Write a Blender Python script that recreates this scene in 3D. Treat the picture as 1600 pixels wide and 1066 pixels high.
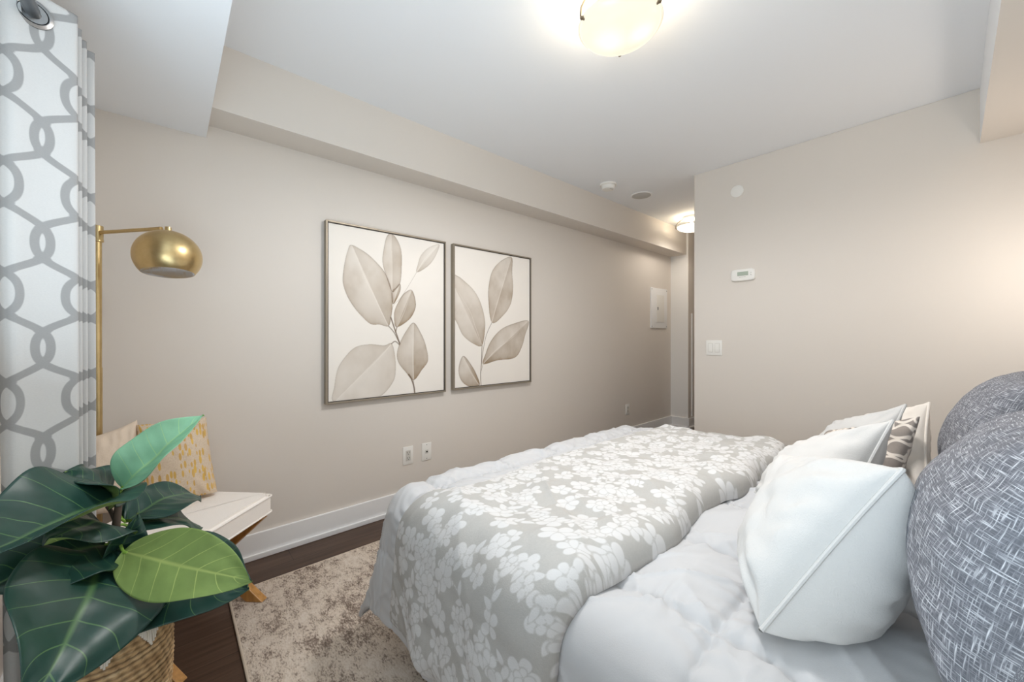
import bpy, bmesh, math, random
import numpy as np
from mathutils import Vector, Matrix

S = bpy.context.scene
COL = S.collection
for o in list(bpy.data.objects):
    bpy.data.objects.remove(o)

# ---------------------------------------------------------------- camera, light, exposure
cam = bpy.data.cameras.new('camera'); cam.sensor_width = 36.0; cam.lens = 13.655; cam.shift_y = -0.00425
cam.clip_start = 0.02
camera = bpy.data.objects.new('camera', cam); COL.objects.link(camera)
camera.location = (0, 0, 1.10); camera.rotation_euler = (math.radians(90), 0, math.radians(48.49))
S.camera = camera
S.view_settings.view_transform = 'Standard'; S.view_settings.look = 'None'
S.view_settings.gamma = 1.0; S.view_settings.use_curve_mapping = False
S.view_settings.exposure = 1.10
S.cycles.use_denoising = True
S.cycles.max_bounces = 14; S.cycles.diffuse_bounces = 8; S.cycles.transparent_max_bounces = 16
S.cycles.sample_clamp_indirect = 6.0
S.cycles.caustics_reflective = False; S.cycles.caustics_refractive = False

wd = bpy.data.worlds.new('daylight'); S.world = wd; wd.use_nodes = True
bg = wd.node_tree.nodes['Background']
bg.inputs['Color'].default_value = (0.84, 0.93, 1.0, 1); bg.inputs['Strength'].default_value = 0.40

def area(name, loc, rot, sx, sy, power, color, portal=False):
    l = bpy.data.lights.new(name, 'AREA'); l.shape = 'RECTANGLE'; l.size = sx; l.size_y = sy
    l.energy = power; l.color = color
    o = bpy.data.objects.new(name, l); COL.objects.link(o); o.location = loc; o.rotation_euler = rot
    if portal: l.cycles.is_portal = True
    return o
# daylight through the window wall behind the camera
area('window_daylight', (-0.32, -0.46, 1.12), (math.radians(152.0), 0, 0), 1.50, 1.70, 14.5, (0.73, 0.89, 1.0))
def spot(name, loc, power, color, r, deg=180):
    l = bpy.data.lights.new(name, 'SPOT'); l.energy = power; l.color = color; l.shadow_soft_size = r; l.spot_size = math.radians(deg); l.spot_blend = 0.45
    o = bpy.data.objects.new(name, l); COL.objects.link(o); o.location = loc; return o
def point(name, loc, power, color, r):
    l = bpy.data.lights.new(name, 'POINT'); l.energy = power; l.color = color; l.shadow_soft_size = r
    o = bpy.data.objects.new(name, l); COL.objects.link(o); o.location = loc; return o
point('bedside_lamp_light', (0.38, 2.66, 1.42), 2.0, (1.0, 0.92, 0.84), 0.07)

# ---------------------------------------------------------------- helpers
def lin(c):
    return tuple(((v / 255.0) / 12.92 if v / 255.0 <= 0.04045 else ((v / 255.0 + 0.055) / 1.055) ** 2.4) for v in c)

class NT:
    def __init__(self, name):
        self.m = bpy.data.materials.new(name); self.m.use_nodes = True
        self.t = self.m.node_tree; self.b = self.t.nodes['Principled BSDF']
    def n(self, kind, **kw):
        nd = self.t.nodes.new(kind)
        for k, v in kw.items():
            if k.startswith('i_'):
                key = k[2:]
                key = int(key) if key.isdigit() else key.replace('_', ' ')
                nd.inputs[key].default_value = v
            else: setattr(nd, k, v)
        return nd
    def l(self, a, b): self.t.links.new(a, b)
    def set(self, **kw):
        for k, v in kw.items():
            key = k.replace('_', ' ')
            self.b.inputs[key].default_value = v
        return self
    def ramp(self, fac, stops, interp='LINEAR'):
        r = self.n('ShaderNodeValToRGB'); r.color_ramp.interpolation = interp
        e = r.color_ramp.elements
        while len(e) < len(stops): e.new(0.5)
        for el, (p, c) in zip(e, stops):
            el.position = p; el.color = (*c, 1) if len(c) == 3 else c
        self.l(fac, r.inputs['Fac']); return r
    def coord(self, out='Object', scale=(1, 1, 1), rot=(0, 0, 0), loc=(0, 0, 0)):
        tc = self.n('ShaderNodeTexCoord'); mp = self.n('ShaderNodeMapping')
        mp.inputs['Scale'].default_value = scale; mp.inputs['Rotation'].default_value = rot; mp.inputs['Location'].default_value = loc
        self.l(tc.outputs[out], mp.inputs['Vector']); return mp.outputs['Vector']
    def bump(self, h, strength=0.3, dist=0.002):
        b = self.n('ShaderNodeBump'); b.inputs['Strength'].default_value = strength; b.inputs['Distance'].default_value = dist
        self.l(h, b.inputs['Height']); self.l(b.outputs['Normal'], self.b.inputs['Normal']); return b
    def noise(self, vec, scale, detail=3, rough=0.5):
        n = self.n('ShaderNodeTexNoise'); n.inputs['Scale'].default_value = scale; n.inputs['Detail'].default_value = detail
        n.inputs['Roughness'].default_value = rough
        if vec is not None: self.l(vec, n.inputs['Vector'])
        return n.outputs['Fac']
    def mix(self, fac, a, b):
        m = self.n('ShaderNodeMix', data_type='RGBA')
        for s, v in ((m.inputs['Factor'], fac), (m.inputs['A'], a), (m.inputs['B'], b)):
            if hasattr(v, 'is_linked'): self.l(v, s)
            elif isinstance(v, (int, float)): s.default_value = v
            else: s.default_value = (*v, 1)
        # colour sockets of the Mix node
        return m
    def mixc(self, fac, a, b, mode='MIX'):
        m = self.n('ShaderNodeMix', data_type='RGBA', blend_type=mode)
        ins = [m.inputs[0], m.inputs[6], m.inputs[7]]
        for s, v in zip(ins, (fac, a, b)):
            if hasattr(v, 'is_linked'): self.l(v, s)
            elif isinstance(v, (int, float)): s.default_value = v
            else: s.default_value = (*v, 1)
        return m.outputs[2]
    def math(self, op, a, b=None, c=None):
        m = self.n('ShaderNodeMath', operation=op)
        for s, v in zip(m.inputs, (a, b, c)):
            if v is None: continue
            if hasattr(v, 'is_linked'): self.l(v, s)
            else: s.default_value = v
        return m.outputs[0]
    def attr(self, name, out='Fac'):
        a = self.n('ShaderNodeAttribute'); a.attribute_name = name; return a.outputs[out]

def plain(name, c, rough=0.6, metal=0.0, bump=0.0, bscale=200, spec=0.5, **kw):
    n = NT(name); n.set(Base_Color=(*lin(c), 1), Roughness=rough, Metallic=metal, Specular_IOR_Level=spec)
    for k, v in kw.items(): n.b.inputs[k.replace('_', ' ')].default_value = v
    if bump: n.bump(n.noise(n.coord(), bscale, 4), bump, 0.002)
    return n.m

def paint(name, c):
    n = NT(name); n.set(Roughness=0.75, Specular_IOR_Level=0.25)
    v = n.coord()
    a = lin(c); n.l(n.mixc(n.noise(v, 1.3, 2), tuple(x * 0.985 for x in a), tuple(min(1, x * 1.015) for x in a)), n.b.inputs['Base Color'])
    n.bump(n.noise(v, 420, 2), 0.08, 0.0008); return n.m

def mkmesh(name, verts, faces, mat=None, parent=None, smooth=True, loc=None):
    me = bpy.data.meshes.new(name)
    me.from_pydata([tuple(map(float, v)) for v in verts], [], [tuple(int(i) for i in f) for f in faces])
    me.update()
    mats = mat if isinstance(mat, (list, tuple)) else ([mat] if mat else [])
    for m in mats: me.materials.append(m)
    if smooth: me.polygons.foreach_set('use_smooth', [True] * len(me.polygons))
    o = bpy.data.objects.new(name, me); COL.objects.link(o)
    if loc is not None: o.location = tuple(map(float, loc))
    if parent: o.parent = parent
    return o

def tag(o, label=None, cat=None, group=None, kind=None):
    if label: o['label'] = label
    if cat: o['category'] = cat
    if group: o['group'] = group
    if kind: o['kind'] = kind
    return o
def empty(name, loc, label, cat, group=None):
    o = bpy.data.objects.new(name, None); COL.objects.link(o); o.location = loc; o.empty_display_size = 0.05
    return tag(o, label, cat, group)
def smooth_angle(o, ang=35):
    me = o.data; bm = bmesh.new(); bm.from_mesh(me)
    for e in bm.edges:
        if len(e.link_faces) == 2: e.smooth = e.calc_face_angle(0) < math.radians(ang)
    bm.to_mesh(me); bm.free(); return o

class MB:
    """collects pieces of ONE part"""
    def __init__(self): self.v = []; self.f = []; self.mi = []
    def add(self, v, f, mi=0):
        n = len(self.v); self.v += [tuple(p) for p in v]; self.f += [tuple(i + n for i in q) for q in f]; self.mi += [mi] * len(f); return self
    def box(self, lo, hi, bev=0.0, seg=2, M=None, mi=0):
        bm = bmesh.new(); bmesh.ops.create_cube(bm, size=1)
        c = [(a + b) / 2 for a, b in zip(lo, hi)]; s = [b - a for a, b in zip(lo, hi)]
        for v in bm.verts: v.co = Vector([v.co[i] * s[i] + c[i] for i in range(3)])
        if bev: bmesh.ops.bevel(bm, geom=list(bm.edges), offset=bev, segments=seg, affect='EDGES', profile=0.5)
        if M is not None: bm.transform(M)
        bm.verts.index_update()
        self.add([v.co[:] for v in bm.verts], [[v.index for v in f.verts] for f in bm.faces], mi); bm.free(); return self
    def tube(self, pts, r, n=10, cap=True, mi=0):
        P = [Vector(p) for p in pts]; rr = r if isinstance(r, (list, tuple)) else [r] * len(P)
        V = []; F = []; up = None
        for i, p in enumerate(P):
            d = (P[min(i + 1, len(P) - 1)] - P[max(i - 1, 0)]).normalized()
            if up is None:
                up = Vector((0, 0, 1)) if abs(d.z) < 0.9 else Vector((1, 0, 0))
            a = d.cross(up).normalized(); b = a.cross(d).normalized(); up = b
            for k in range(n):
                t = 2 * math.pi * k / n; V.append(p + a * (math.cos(t) * rr[i]) + b * (math.sin(t) * rr[i]))
        for i in range(len(P) - 1):
            for k in range(n):
                F.append((i * n + k, i * n + (k + 1) % n, (i + 1) * n + (k + 1) % n, (i + 1) * n + k))
        if cap:
            F.append(tuple(reversed(range(n)))); F.append(tuple((len(P) - 1) * n + k for k in range(n)))
        return self.add([v[:] for v in V], F, mi)
    def lathe(self, prof, n=40, M=None, mi=0, axis='Z'):
        V = []; F = []
        for (r, z) in prof:
            for k in range(n):
                t = 2 * math.pi * k / n; V.append(Vector((r * math.cos(t), r * math.sin(t), z)))
        for i in range(len(prof) - 1):
            for k in range(n):
                F.append((i * n + k, i * n + (k + 1) % n, (i + 1) * n + (k + 1) % n, (i + 1) * n + k))
        if prof[0][0] > 1e-6: F.append(tuple(reversed(range(n))))
        if prof[-1][0] > 1e-6: F.append(tuple((len(prof) - 1) * n + k for k in range(n)))
        if M is not None: V = [M @ v for v in V]
        return self.add([v[:] for v in V], F, mi)
    def build(self, name, mat, parent=None, loc=None, smooth=True, ang=35):
        o = mkmesh(name, self.v, self.f, mat, parent, smooth, loc)
        if any(self.mi): o.data.polygons.foreach_set('material_index', self.mi)
        bm = bmesh.new(); bm.from_mesh(o.data); bmesh.ops.remove_doubles(bm, verts=bm.verts, dist=1e-6)
        bmesh.ops.recalc_face_normals(bm, faces=bm.faces); bm.to_mesh(o.data); bm.free()
        if smooth: smooth_angle(o, ang)
        return o

def sub(p, q): return tuple(a - b for a, b in zip(p, q))
def catmull(pts, n=8, closed=False):
    P = [np.array(p, float) for p in pts]; out = []
    m = len(P)
    for i in range(m if closed else m - 1):
        if closed: p0, p1, p2, p3 = P[i - 1], P[i], P[(i + 1) % m], P[(i + 2) % m]
        else: p0, p1, p2, p3 = P[max(i - 1, 0)], P[i], P[i + 1], P[min(i + 2, m - 1)]
        for k in range(n):
            t = k / n
            out.append(0.5 * ((2 * p1) + (-p0 + p2) * t + (2 * p0 - 5 * p1 + 4 * p2 - p3) * t * t + (-p0 + 3 * p1 - 3 * p2 + p3) * t ** 3))
    if not closed: out.append(P[-1])
    return np.array(out)

def vnoise(x, y, seed=0):
    xi = np.floor(x).astype(np.int64); yi = np.floor(y).astype(np.int64); xf = x - xi; yf = y - yi
    def h(a, b):
        n = (a * 374761393 + b * 668265263 + seed * 1442695041) & 0xFFFFFFFF
        n = ((n ^ (n >> 13)) * 1274126177) & 0xFFFFFFFF
        return ((n ^ (n >> 16)) & 0xFFFF) / 65535.0 * 2 - 1
    u = xf * xf * xf * (xf * (xf * 6 - 15) + 10); v = yf * yf * yf * (yf * (yf * 6 - 15) + 10)
    a = h(xi, yi); b = h(xi + 1, yi); c = h(xi, yi + 1); d = h(xi + 1, yi + 1)
    return a + (b - a) * u + (c - a) * v + (a - b - c + d) * u * v
def fbm(x, y, seed=0, o=3):
    s = 0; a = 1.0; t = 0
    for i in range(o):
        s = s + a * vnoise(x * 2 ** i, y * 2 ** i, seed + i * 17); t += a; a *= 0.5
    return s / t

def seg_dist(px, py, poly, closed=False):
    P = np.asarray(poly); d = np.full(px.shape, 1e9); m = len(P)
    for i in range(m if closed else m - 1):
        a = P[i]; b = P[(i + 1) % m]; ab = b - a; L = ab @ ab + 1e-12
        t = np.clip(((px - a[0]) * ab[0] + (py - a[1]) * ab[1]) / L, 0, 1)
        d = np.minimum(d, (px - a[0] - t * ab[0]) ** 2 + (py - a[1] - t * ab[1]) ** 2)
    return np.sqrt(d)
def inside(px, py, poly):
    P = np.asarray(poly); r = np.zeros(px.shape, bool); m = len(P)
    for i in range(m):
        (x0, y0), (x1, y1) = P[i], P[i - 1]
        c = ((y0 > py) != (y1 > py)) & (px < (x1 - x0) * (py - y0) / (y1 - y0 + 1e-15) + x0)
        r ^= c
    return r
def grid_faces(nu, nv, off=0, flip=False, wrap=False):
    F = []
    for i in range(nu - 1):
        for j in range(nv if wrap else nv - 1):
            j2 = (j + 1) % nv
            q = (off + i * nv + j, off + (i + 1) * nv + j, off + (i + 1) * nv + j2, off + i * nv + j2)
            F.append(q[::-1] if flip else q)
    return F
def fattr(o, name, vals):
    a = o.data.attributes.new(name, 'FLOAT', 'POINT'); a.data.foreach_set('value', np.asarray(vals, dtype=np.float32).ravel())
def cattr(o, name, rgb):
    a = o.data.attributes.new(name, 'FLOAT_COLOR', 'POINT')
    c = np.ones((len(rgb), 4), np.float32); c[:, :3] = rgb; a.data.foreach_set('color', c.ravel())

# ---------------------------------------------------------------- materials
M_wall = paint('wall_paint_beige', (223, 216, 208))
M_ceil = paint('ceiling_paint_white', (241, 243, 246))
M_pier = paint('pier_off_white', (240, 238, 235))
M_trim = plain('trim_white', (244, 244, 244), 0.45)
M_plastic = plain('white_plastic', (238, 236, 231), 0.35)
M_dark = plain('dark_slot', (40, 38, 36), 0.6)
M_metal = plain('brushed_nickel', (150, 150, 150), 0.35, 1.0)

def floor_mat():
    n = NT('dark_oak_planks'); v = n.coord('Object', (1, 1, 1), (0, 0, math.radians(90)))
    br = n.n('ShaderNodeTexBrick'); br.offset = 0.37; br.offset_frequency = 2
    br.inputs['Scale'].default_value = 1.0; br.inputs['Brick Width'].default_value = 1.25; br.inputs['Row Height'].default_value = 0.165
    br.inputs['Mortar Size'].default_value = 0.0012; br.inputs['Color1'].default_value = (0.75, 0.75, 0.75, 1); br.inputs['Color2'].default_value = (1.15, 1.15, 1.15, 1)
    br.inputs['Mortar'].default_value = (0.35, 0.35, 0.35, 1)
    n.l(v, br.inputs['Vector'])
    g = n.noise(n.coord('Object', (34, 1.6, 1)), 1.0, 6, 0.62)
    g2 = n.noise(n.coord('Object', (120, 4, 1)), 1.0, 3, 0.5)
    base = n.ramp(g, [(0.25, lin((48, 34, 26))), (0.5, lin((78, 58, 46))), (0.78, lin((104, 81, 66)))])
    c = n.mixc(0.25, base.outputs['Color'], n.ramp(g2, [(0.3, lin((44, 31, 24))), (0.7, lin((98, 76, 62)))]).outputs['Color'])
    c = n.mixc(1.0, c, br.outputs['Color'], 'MULTIPLY'); n.l(c, n.b.inputs['Base Color'])
    n.set(Roughness=0.42, Specular_IOR_Level=0.4)
    n.bump(g2, 0.12, 0.001); return n.m
M_floor = floor_mat()

# ---------------------------------------------------------------- room shell
XA, XP, XH = -2.292, -2.075, 0.46          # wall A, hall wall beyond the pier, headboard wall
YW, YB, YP, YE = -0.36, 3.096, 4.645, 6.2  # window wall, far wall, pier, hall end
XB = -1.338                                # corner of the far wall
ZC = 2.368
def struct(name, mb, mat, parent=None, smooth=False, ang=30):
    o = mb.build(name, mat, parent, smooth=smooth, ang=ang)
    o['kind'] = 'structure'; return o
struct('floor', MB().box((XA - 0.1, YW - 0.1, -0.1), (XH + 0.1, YE + 0.1, 0)), M_floor)
struct('ceiling', MB().box((XA - 0.1, YW - 0.1, ZC), (XH + 0.1, YE + 0.1, ZC + 0.1)), M_ceil)
struct('wall_left', MB().box((XA - 0.1, YW - 0.1, 0), (XA, YP, ZC)), M_wall)
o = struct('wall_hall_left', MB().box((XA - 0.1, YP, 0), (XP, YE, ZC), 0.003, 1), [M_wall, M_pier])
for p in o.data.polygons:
    if p.normal.y < -0.9: p.material_index = 1  # front faces of the pier coloured a paler off-white than the rest
struct('wall_back', MB().box((XB, YB, 0), (XH + 0.1, YE, ZC), 0.004, 2), M_wall)
struct('wall_hall_end', MB().box((XP - 0.1, YE, 0), (XH, YE + 0.1, ZC)), M_wall)
struct('wall_right', MB().box((XH, YW - 0.1, 0), (XH + 0.1, YB + 0.1, ZC)), M_wall)
# window wall with an opening
wx0, wx1, wz0, wz1 = -1.12, 0.42, 0.22, 2.02
struct('wall_window', MB().box((XA, YW - 0.1, 0), (wx0, YW, ZC)).box((wx1, YW - 0.1, 0), (XH, YW, ZC))
       .box((wx0, YW - 0.1, 0), (wx1, YW, wz0)).box((wx0, YW - 0.1, wz1), (wx1, YW, ZC)), M_wall)
fr = MB(); b = 0.045
fr.box((wx0, YW - 0.08, wz0), (wx0 + b, YW - 0.01, wz1)).box((wx1 - b, YW - 0.08, wz0), (wx1, YW - 0.01, wz1))
fr.box((wx0 + b, YW - 0.08, wz0), (wx1 - b, YW - 0.01, wz0 + b)).box((wx0 + b, YW - 0.08, wz1 - b), (wx1 - b, YW - 0.01, wz1))
mx = (wx0 + wx1) / 2; fr.box((mx - 0.03, YW - 0.08, wz0 + b), (mx + 0.03, YW - 0.01, wz1 - b))
win = struct('window_1', fr, M_trim)
g = NT('window_glass'); tb = g.n('ShaderNodeBsdfTransparent'); gl = g.n('ShaderNodeBsdfGlossy', i_Roughness=0.02); ms = g.n('ShaderNodeMixShader', i_0=0.06)
g.l(tb.outputs[0], ms.inputs[1]); g.l(gl.outputs[0], ms.inputs[2]); g.l(ms.outputs[0], g.t.nodes['Material Output'].inputs['Surface'])
for x0, x1 in ((wx0 + b, mx - 0.03), (mx + 0.03, wx1 - b)):
    MB().box((x0, YW - 0.05, wz0 + b), (x1, YW - 0.044, wz1 - b)).build('glass_pane', g.m, win, smooth=False)
# dropped ceiling sections
ZS, XS = 2.084, -2.098
struct('trim_1', MB().box((XA, 0.132, ZS), (XS, YP, ZC)), M_wall)                   # soffit along the picture wall
struct('trim_2', MB().box((XA, YW, 2.024), (XH, 0.132, ZC)), M_ceil)                # bulkhead over the window
bm_ = MB().box((0.098, 0.132, 2.085), (XH, YB, ZC)); o = struct('trim_3', bm_, [M_wall, M_ceil])   # beam over the bed head
for p in o.data.polygons:
    if abs(p.normal.x) > 0.9: p.material_index = 1
# baseboards: tall flat board with a shoe strip
def base_run(name, segs):
    mb = MB()
    for lo, hi, lo2, hi2 in segs:
        mb.box((*lo, 0), (*hi, 0.126), 0.002, 1); mb.box((*lo2, 0), (*hi2, 0.026), 0.003, 2)
    return struct(name, mb, M_trim)
base_run('baseboard_left', [((XA, YW), (XA + 0.014, YP), (XA + 0.014, YW), (XA + 0.026, YP))])
base_run('baseboard_hall', [((XA + 0.02, YP - 0.014), (XP, YP), (XA + 0.02, YP - 0.026), (XP, YP - 0.014)),
                            ((XP, YP - 0.014), (XP + 0.014, YE), (XP + 0.014, YP - 0.014), (XP + 0.026, YE))])
base_run('baseboard_back', [((XB, YB - 0.014), (XH, YB), (XB, YB - 0.026), (XH, YB - 0.014)),
                            ((XB - 0.014, YB - 0.014), (XB, YE), (XB - 0.026, YB - 0.014), (XB - 0.014, YE))])
base_run('baseboard_window', [((XA + 0.03, YW), (wx1, YW + 0.014), (XA + 0.03, YW + 0.014), (wx1, YW + 0.026))])
struct('trim_4', MB().box((XP, YP + 0.075, 0.14), (XP + 0.012, YP + 0.10, 1.38), 0.002, 1), M_trim)
#BODY
# ---------------------------------------------------------------- rug
def rug_mat():
    n = NT('distressed_rug'); v = n.coord()
    big = n.noise(v, 2.6, 4, 0.6); mid = n.noise(n.coord('Object', (1, 1.6, 1)), 17, 5, 0.75); fine = n.noise(n.coord('Object', (1, 2.2, 1)), 85, 4, 0.75)
    s = n.math('ADD', n.math('MULTIPLY', big, 0.40), n.math('ADD', n.math('MULTIPLY', mid, 0.50), n.math('MULTIPLY', fine, 0.46)))
    c = n.ramp(s, [(0.52, lin((96, 82, 73))), (0.62, lin((152, 136, 124))), (0.69, lin((214, 199, 183))), (0.80, lin((228, 217, 205)))])
    n.l(c.outputs['Color'], n.b.inputs['Base Color']); n.set(Roughness=0.95, Specular_IOR_Level=0.1)
    n.bump(fine, 0.6, 0.004); return n.m
rx0, rx1, ry0, ry1 = -2.03, 0.40, 0.187, 2.62
rug = empty('area_rug', (0, 0, 0), 'distressed beige and brown woven rug lying under the bed', 'rug')
MB().box((rx0 + 0.006, ry0 + 0.006, 0.0005), (rx1 - 0.006, ry1 - 0.006, 0.0098), 0.003, 2).build('pile', rug_mat(), rug)
bd = MB(); q = [(rx0 + 0.004, ry0 + 0.004, 0.0055), (rx1 - 0.004, ry0 + 0.004, 0.0055), (rx1 - 0.004, ry1 - 0.004, 0.0055), (rx0 + 0.004, ry1 - 0.004, 0.0055)]
for i in range(4): bd.tube([q[i], q[(i + 1) % 4]], 0.005, 8)
bd.build('binding', plain('rug_binding', (205, 190, 172), 0.9), rug)

# ---------------------------------------------------------------- bed
M_sheet = plain('white_cotton', (200, 200, 201), 0.8, bump=0.12, bscale=500, spec=0.2, Sheen_Weight=0.15)
BX0, BX1, BY0, BY1, BZ = -1.285, 0.36, 0.595, 2.03, 0.545
bed = empty('bed', (-0.4, 1.34, 0), 'queen bed under white bedding on the rug', 'bed')
def bedpart(name, mb, m): 
    o = mb.build(name, m); o.parent = bed; o.matrix_parent_inverse = Matrix.Translation((0.4, -1.34, 0)); return o
M_bedwood = plain('bed_base_fabric', (120, 116, 112), 0.9)
bedpart('mattress', MB().box((BX0, BY0, 0.30), (BX1, BY1, BZ - 0.004), 0.06, 4), M_sheet)
bedpart('bed_base', MB().box((BX0 + 0.02, BY0 + 0.02, 0.10), (BX1, BY1 - 0.02, 0.30), 0.01), M_bedwood)
for x, y in ((BX0 + 0.1, BY0 + 0.1), (BX1 - 0.1, BY0 + 0.1), (BX0 + 0.1, BY1 - 0.1), (BX1 - 0.1, BY1 - 0.1)):
    bedpart('leg', MB().lathe([(0.02, 0.0102), (0.028, 0.10)], 16, Matrix.Translation((x, y, 0))), M_bedwood)
bedpart('headboard', MB().box((0.365, BY0 - 0.05, 0.1), (0.44, BY1 + 0.05, 1.12), 0.02, 3), M_bedwood)

R = 0.075
def drape(sx, sy, off=0.0, flare=0.10, cflare=0.27, fold=1.0, seed=3):
    """lay a sheet (rest coordinates sx, sy) over the mattress block; off lifts it along the local normal"""
    ex, ey0, ey1 = BX0 + R * 0.6, BY0 + R * 0.6, BY1 - R * 0.6
    ox = np.maximum(0, ex - sx); oya = np.maximum(0, ey0 - sy); oyb = np.maximum(0, sy - ey1); oy = oya + oyb
    p = 4.5
    L = (ox ** p + oy ** p + 1e-12) ** (1 / p)
    n2 = np.hypot(ox, oy) + 1e-9
    dx = -ox / n2; dy = (-oya + oyb) / n2
    corner = np.clip(np.minimum(ox, oy) / (np.maximum(ox, oy) + 1e-6) * np.clip(np.maximum(ox, oy) / 0.2, 0, 1), 0, 1)
    fl = flare + (cflare - flare) * corner ** 0.7
    a = np.minimum(L / R, math.pi / 2)
    rest = np.maximum(0, L - R * math.pi / 2)
    nz = np.cos(a); nh = np.sin(a)
    H = R * np.sin(a) + rest * fl; D = R * (1 - np.cos(a)) + rest * np.sqrt(1 - fl * fl)
    along = sx * np.abs(dy) + sy * np.abs(dx) + np.arctan2(oy, ox + 1e-9) * 0.25
    off = off * (1 - 0.35 * nh)
    w = fold * np.clip(rest / 0.3, 0, 1.2) * (0.016 * np.sin(along * 23 + 1.0 + 2.2 * vnoise(along * 3, L * 2, seed)) + 0.010 * vnoise(along * 14, L * 3, seed + 5))
    H = H + w
    cx = np.clip(sx, ex, None); cy_ = np.clip(sy, ey0, ey1)
    x = cx + dx * (H + off * nh); y = cy_ + dy * (H + off * nh); z = BZ + 0.012 - D + off * nz
    return x, y, np.maximum(z, 0.016)

def seamdist(v, period, phase):
    t = (v - phase) / period; return np.abs(t - np.round(t)) * period
def comforter_off(sx, sy):
    wx = sx + 0.020 * vnoise(sx * 4, sy * 4, 21); wy = sy + 0.020 * vnoise(sx * 4 + 9, sy * 4, 22)
    d1 = seamdist(wx, 0.30, -0.272); d2 = seamdist(wy, 0.30, 0.725)
    d = np.minimum(d1, d2)
    puff = 0.025 * np.clip(d / 0.15, 0, 1) ** 0.40 - 0.006 * np.exp(-(d / 0.008) ** 2)
    puck = 0.0040 * np.exp(-d / 0.035) * np.sin(np.where(d1 < d2, sy, sx) * 150 + 5 * vnoise(sx * 12, sy * 12, 4))
    wr = 0.010 * fbm(sx * 5, sy * 5, 31, 2)
    # long diagonal creases in the cloth, stretched from the pillows to the near edge
    q1 = sx * 0.80 + sy * 0.60; q2 = -sx * 0.60 + sy * 0.80
    cre = 0.0085 * (1 - np.abs(vnoise(q2 * 13, q1 * 2.4, 77))) ** 6 + 0.0060 * (1 - np.abs(vnoise(q1 * 17, q2 * 3.2, 78))) ** 6
    w = np.clip((sx + 0.47) / 0.10, 0, 1); w = np.where(sx < -0.52, 1, 0.40 + 0.60 * w)
    near = 1 - 0.45 * np.clip((BY0 + R * 0.6 - sy) / 0.10 + 0.3, 0, 1)
    return 0.006 + (0.008 + puff + wr) * w * near + puck + cre
NX, NY = 430, 440
gx = np.linspace(BX0 + R * 0.6 - 0.43, 0.345, NX); gy = np.linspace(BY0 + R * 0.6 - 0.42, BY1 - R * 0.6 + 0.43, NY)
SX, SY = np.meshgrid(gx, gy, indexing='ij')
x, y, z = drape(SX, SY, comforter_off(SX, SY), fold=0.45)
V = np.stack([x, y, z], -1).reshape(-1, 3)
# hem: turn the edge under so the cloth has thickness
x2, y2, z2 = drape(SX, SY, comforter_off(SX, SY) - 0.022, fold=0.45)
ed = [(i, 0) for i in range(NX)] + [(NX - 1, j) for j in range(1, NY)] + [(i, NY - 1) for i in range(NX - 2, -1, -1)] + [(0, j) for j in range(NY - 2, 0, -1)]
V2 = [(x2[i, j], y2[i, j], z2[i, j]) for i, j in ed]
m1 = [((x[i, j] + x2[i, j]) / 2, (y[i, j] + y2[i, j]) / 2, max(0.014, min(z[i, j], z2[i, j]) - 0.006)) for i, j in ed]
n0 = len(V); ne = len(ed); F = grid_faces(NX, NY)
for k in range(ne):
    a = ed[k][0] * NY + ed[k][1]; b_ = ed[(k + 1) % ne][0] * NY + ed[(k + 1) % ne][1]
    k2 = (k + 1) % ne
    F.append((a, n0 + k, n0 + k2, b_)); F.append((n0 + k, n0 + ne + k, n0 + ne + k2, n0 + k2))
com = mkmesh('comforter', np.concatenate([V, np.array(m1), np.array(V2)]), F, M_sheet)
tag(com, 'white box stitched comforter covering the bed and hanging to the rug', 'comforter')
BTOP = lambda: BZ + 0.035

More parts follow.
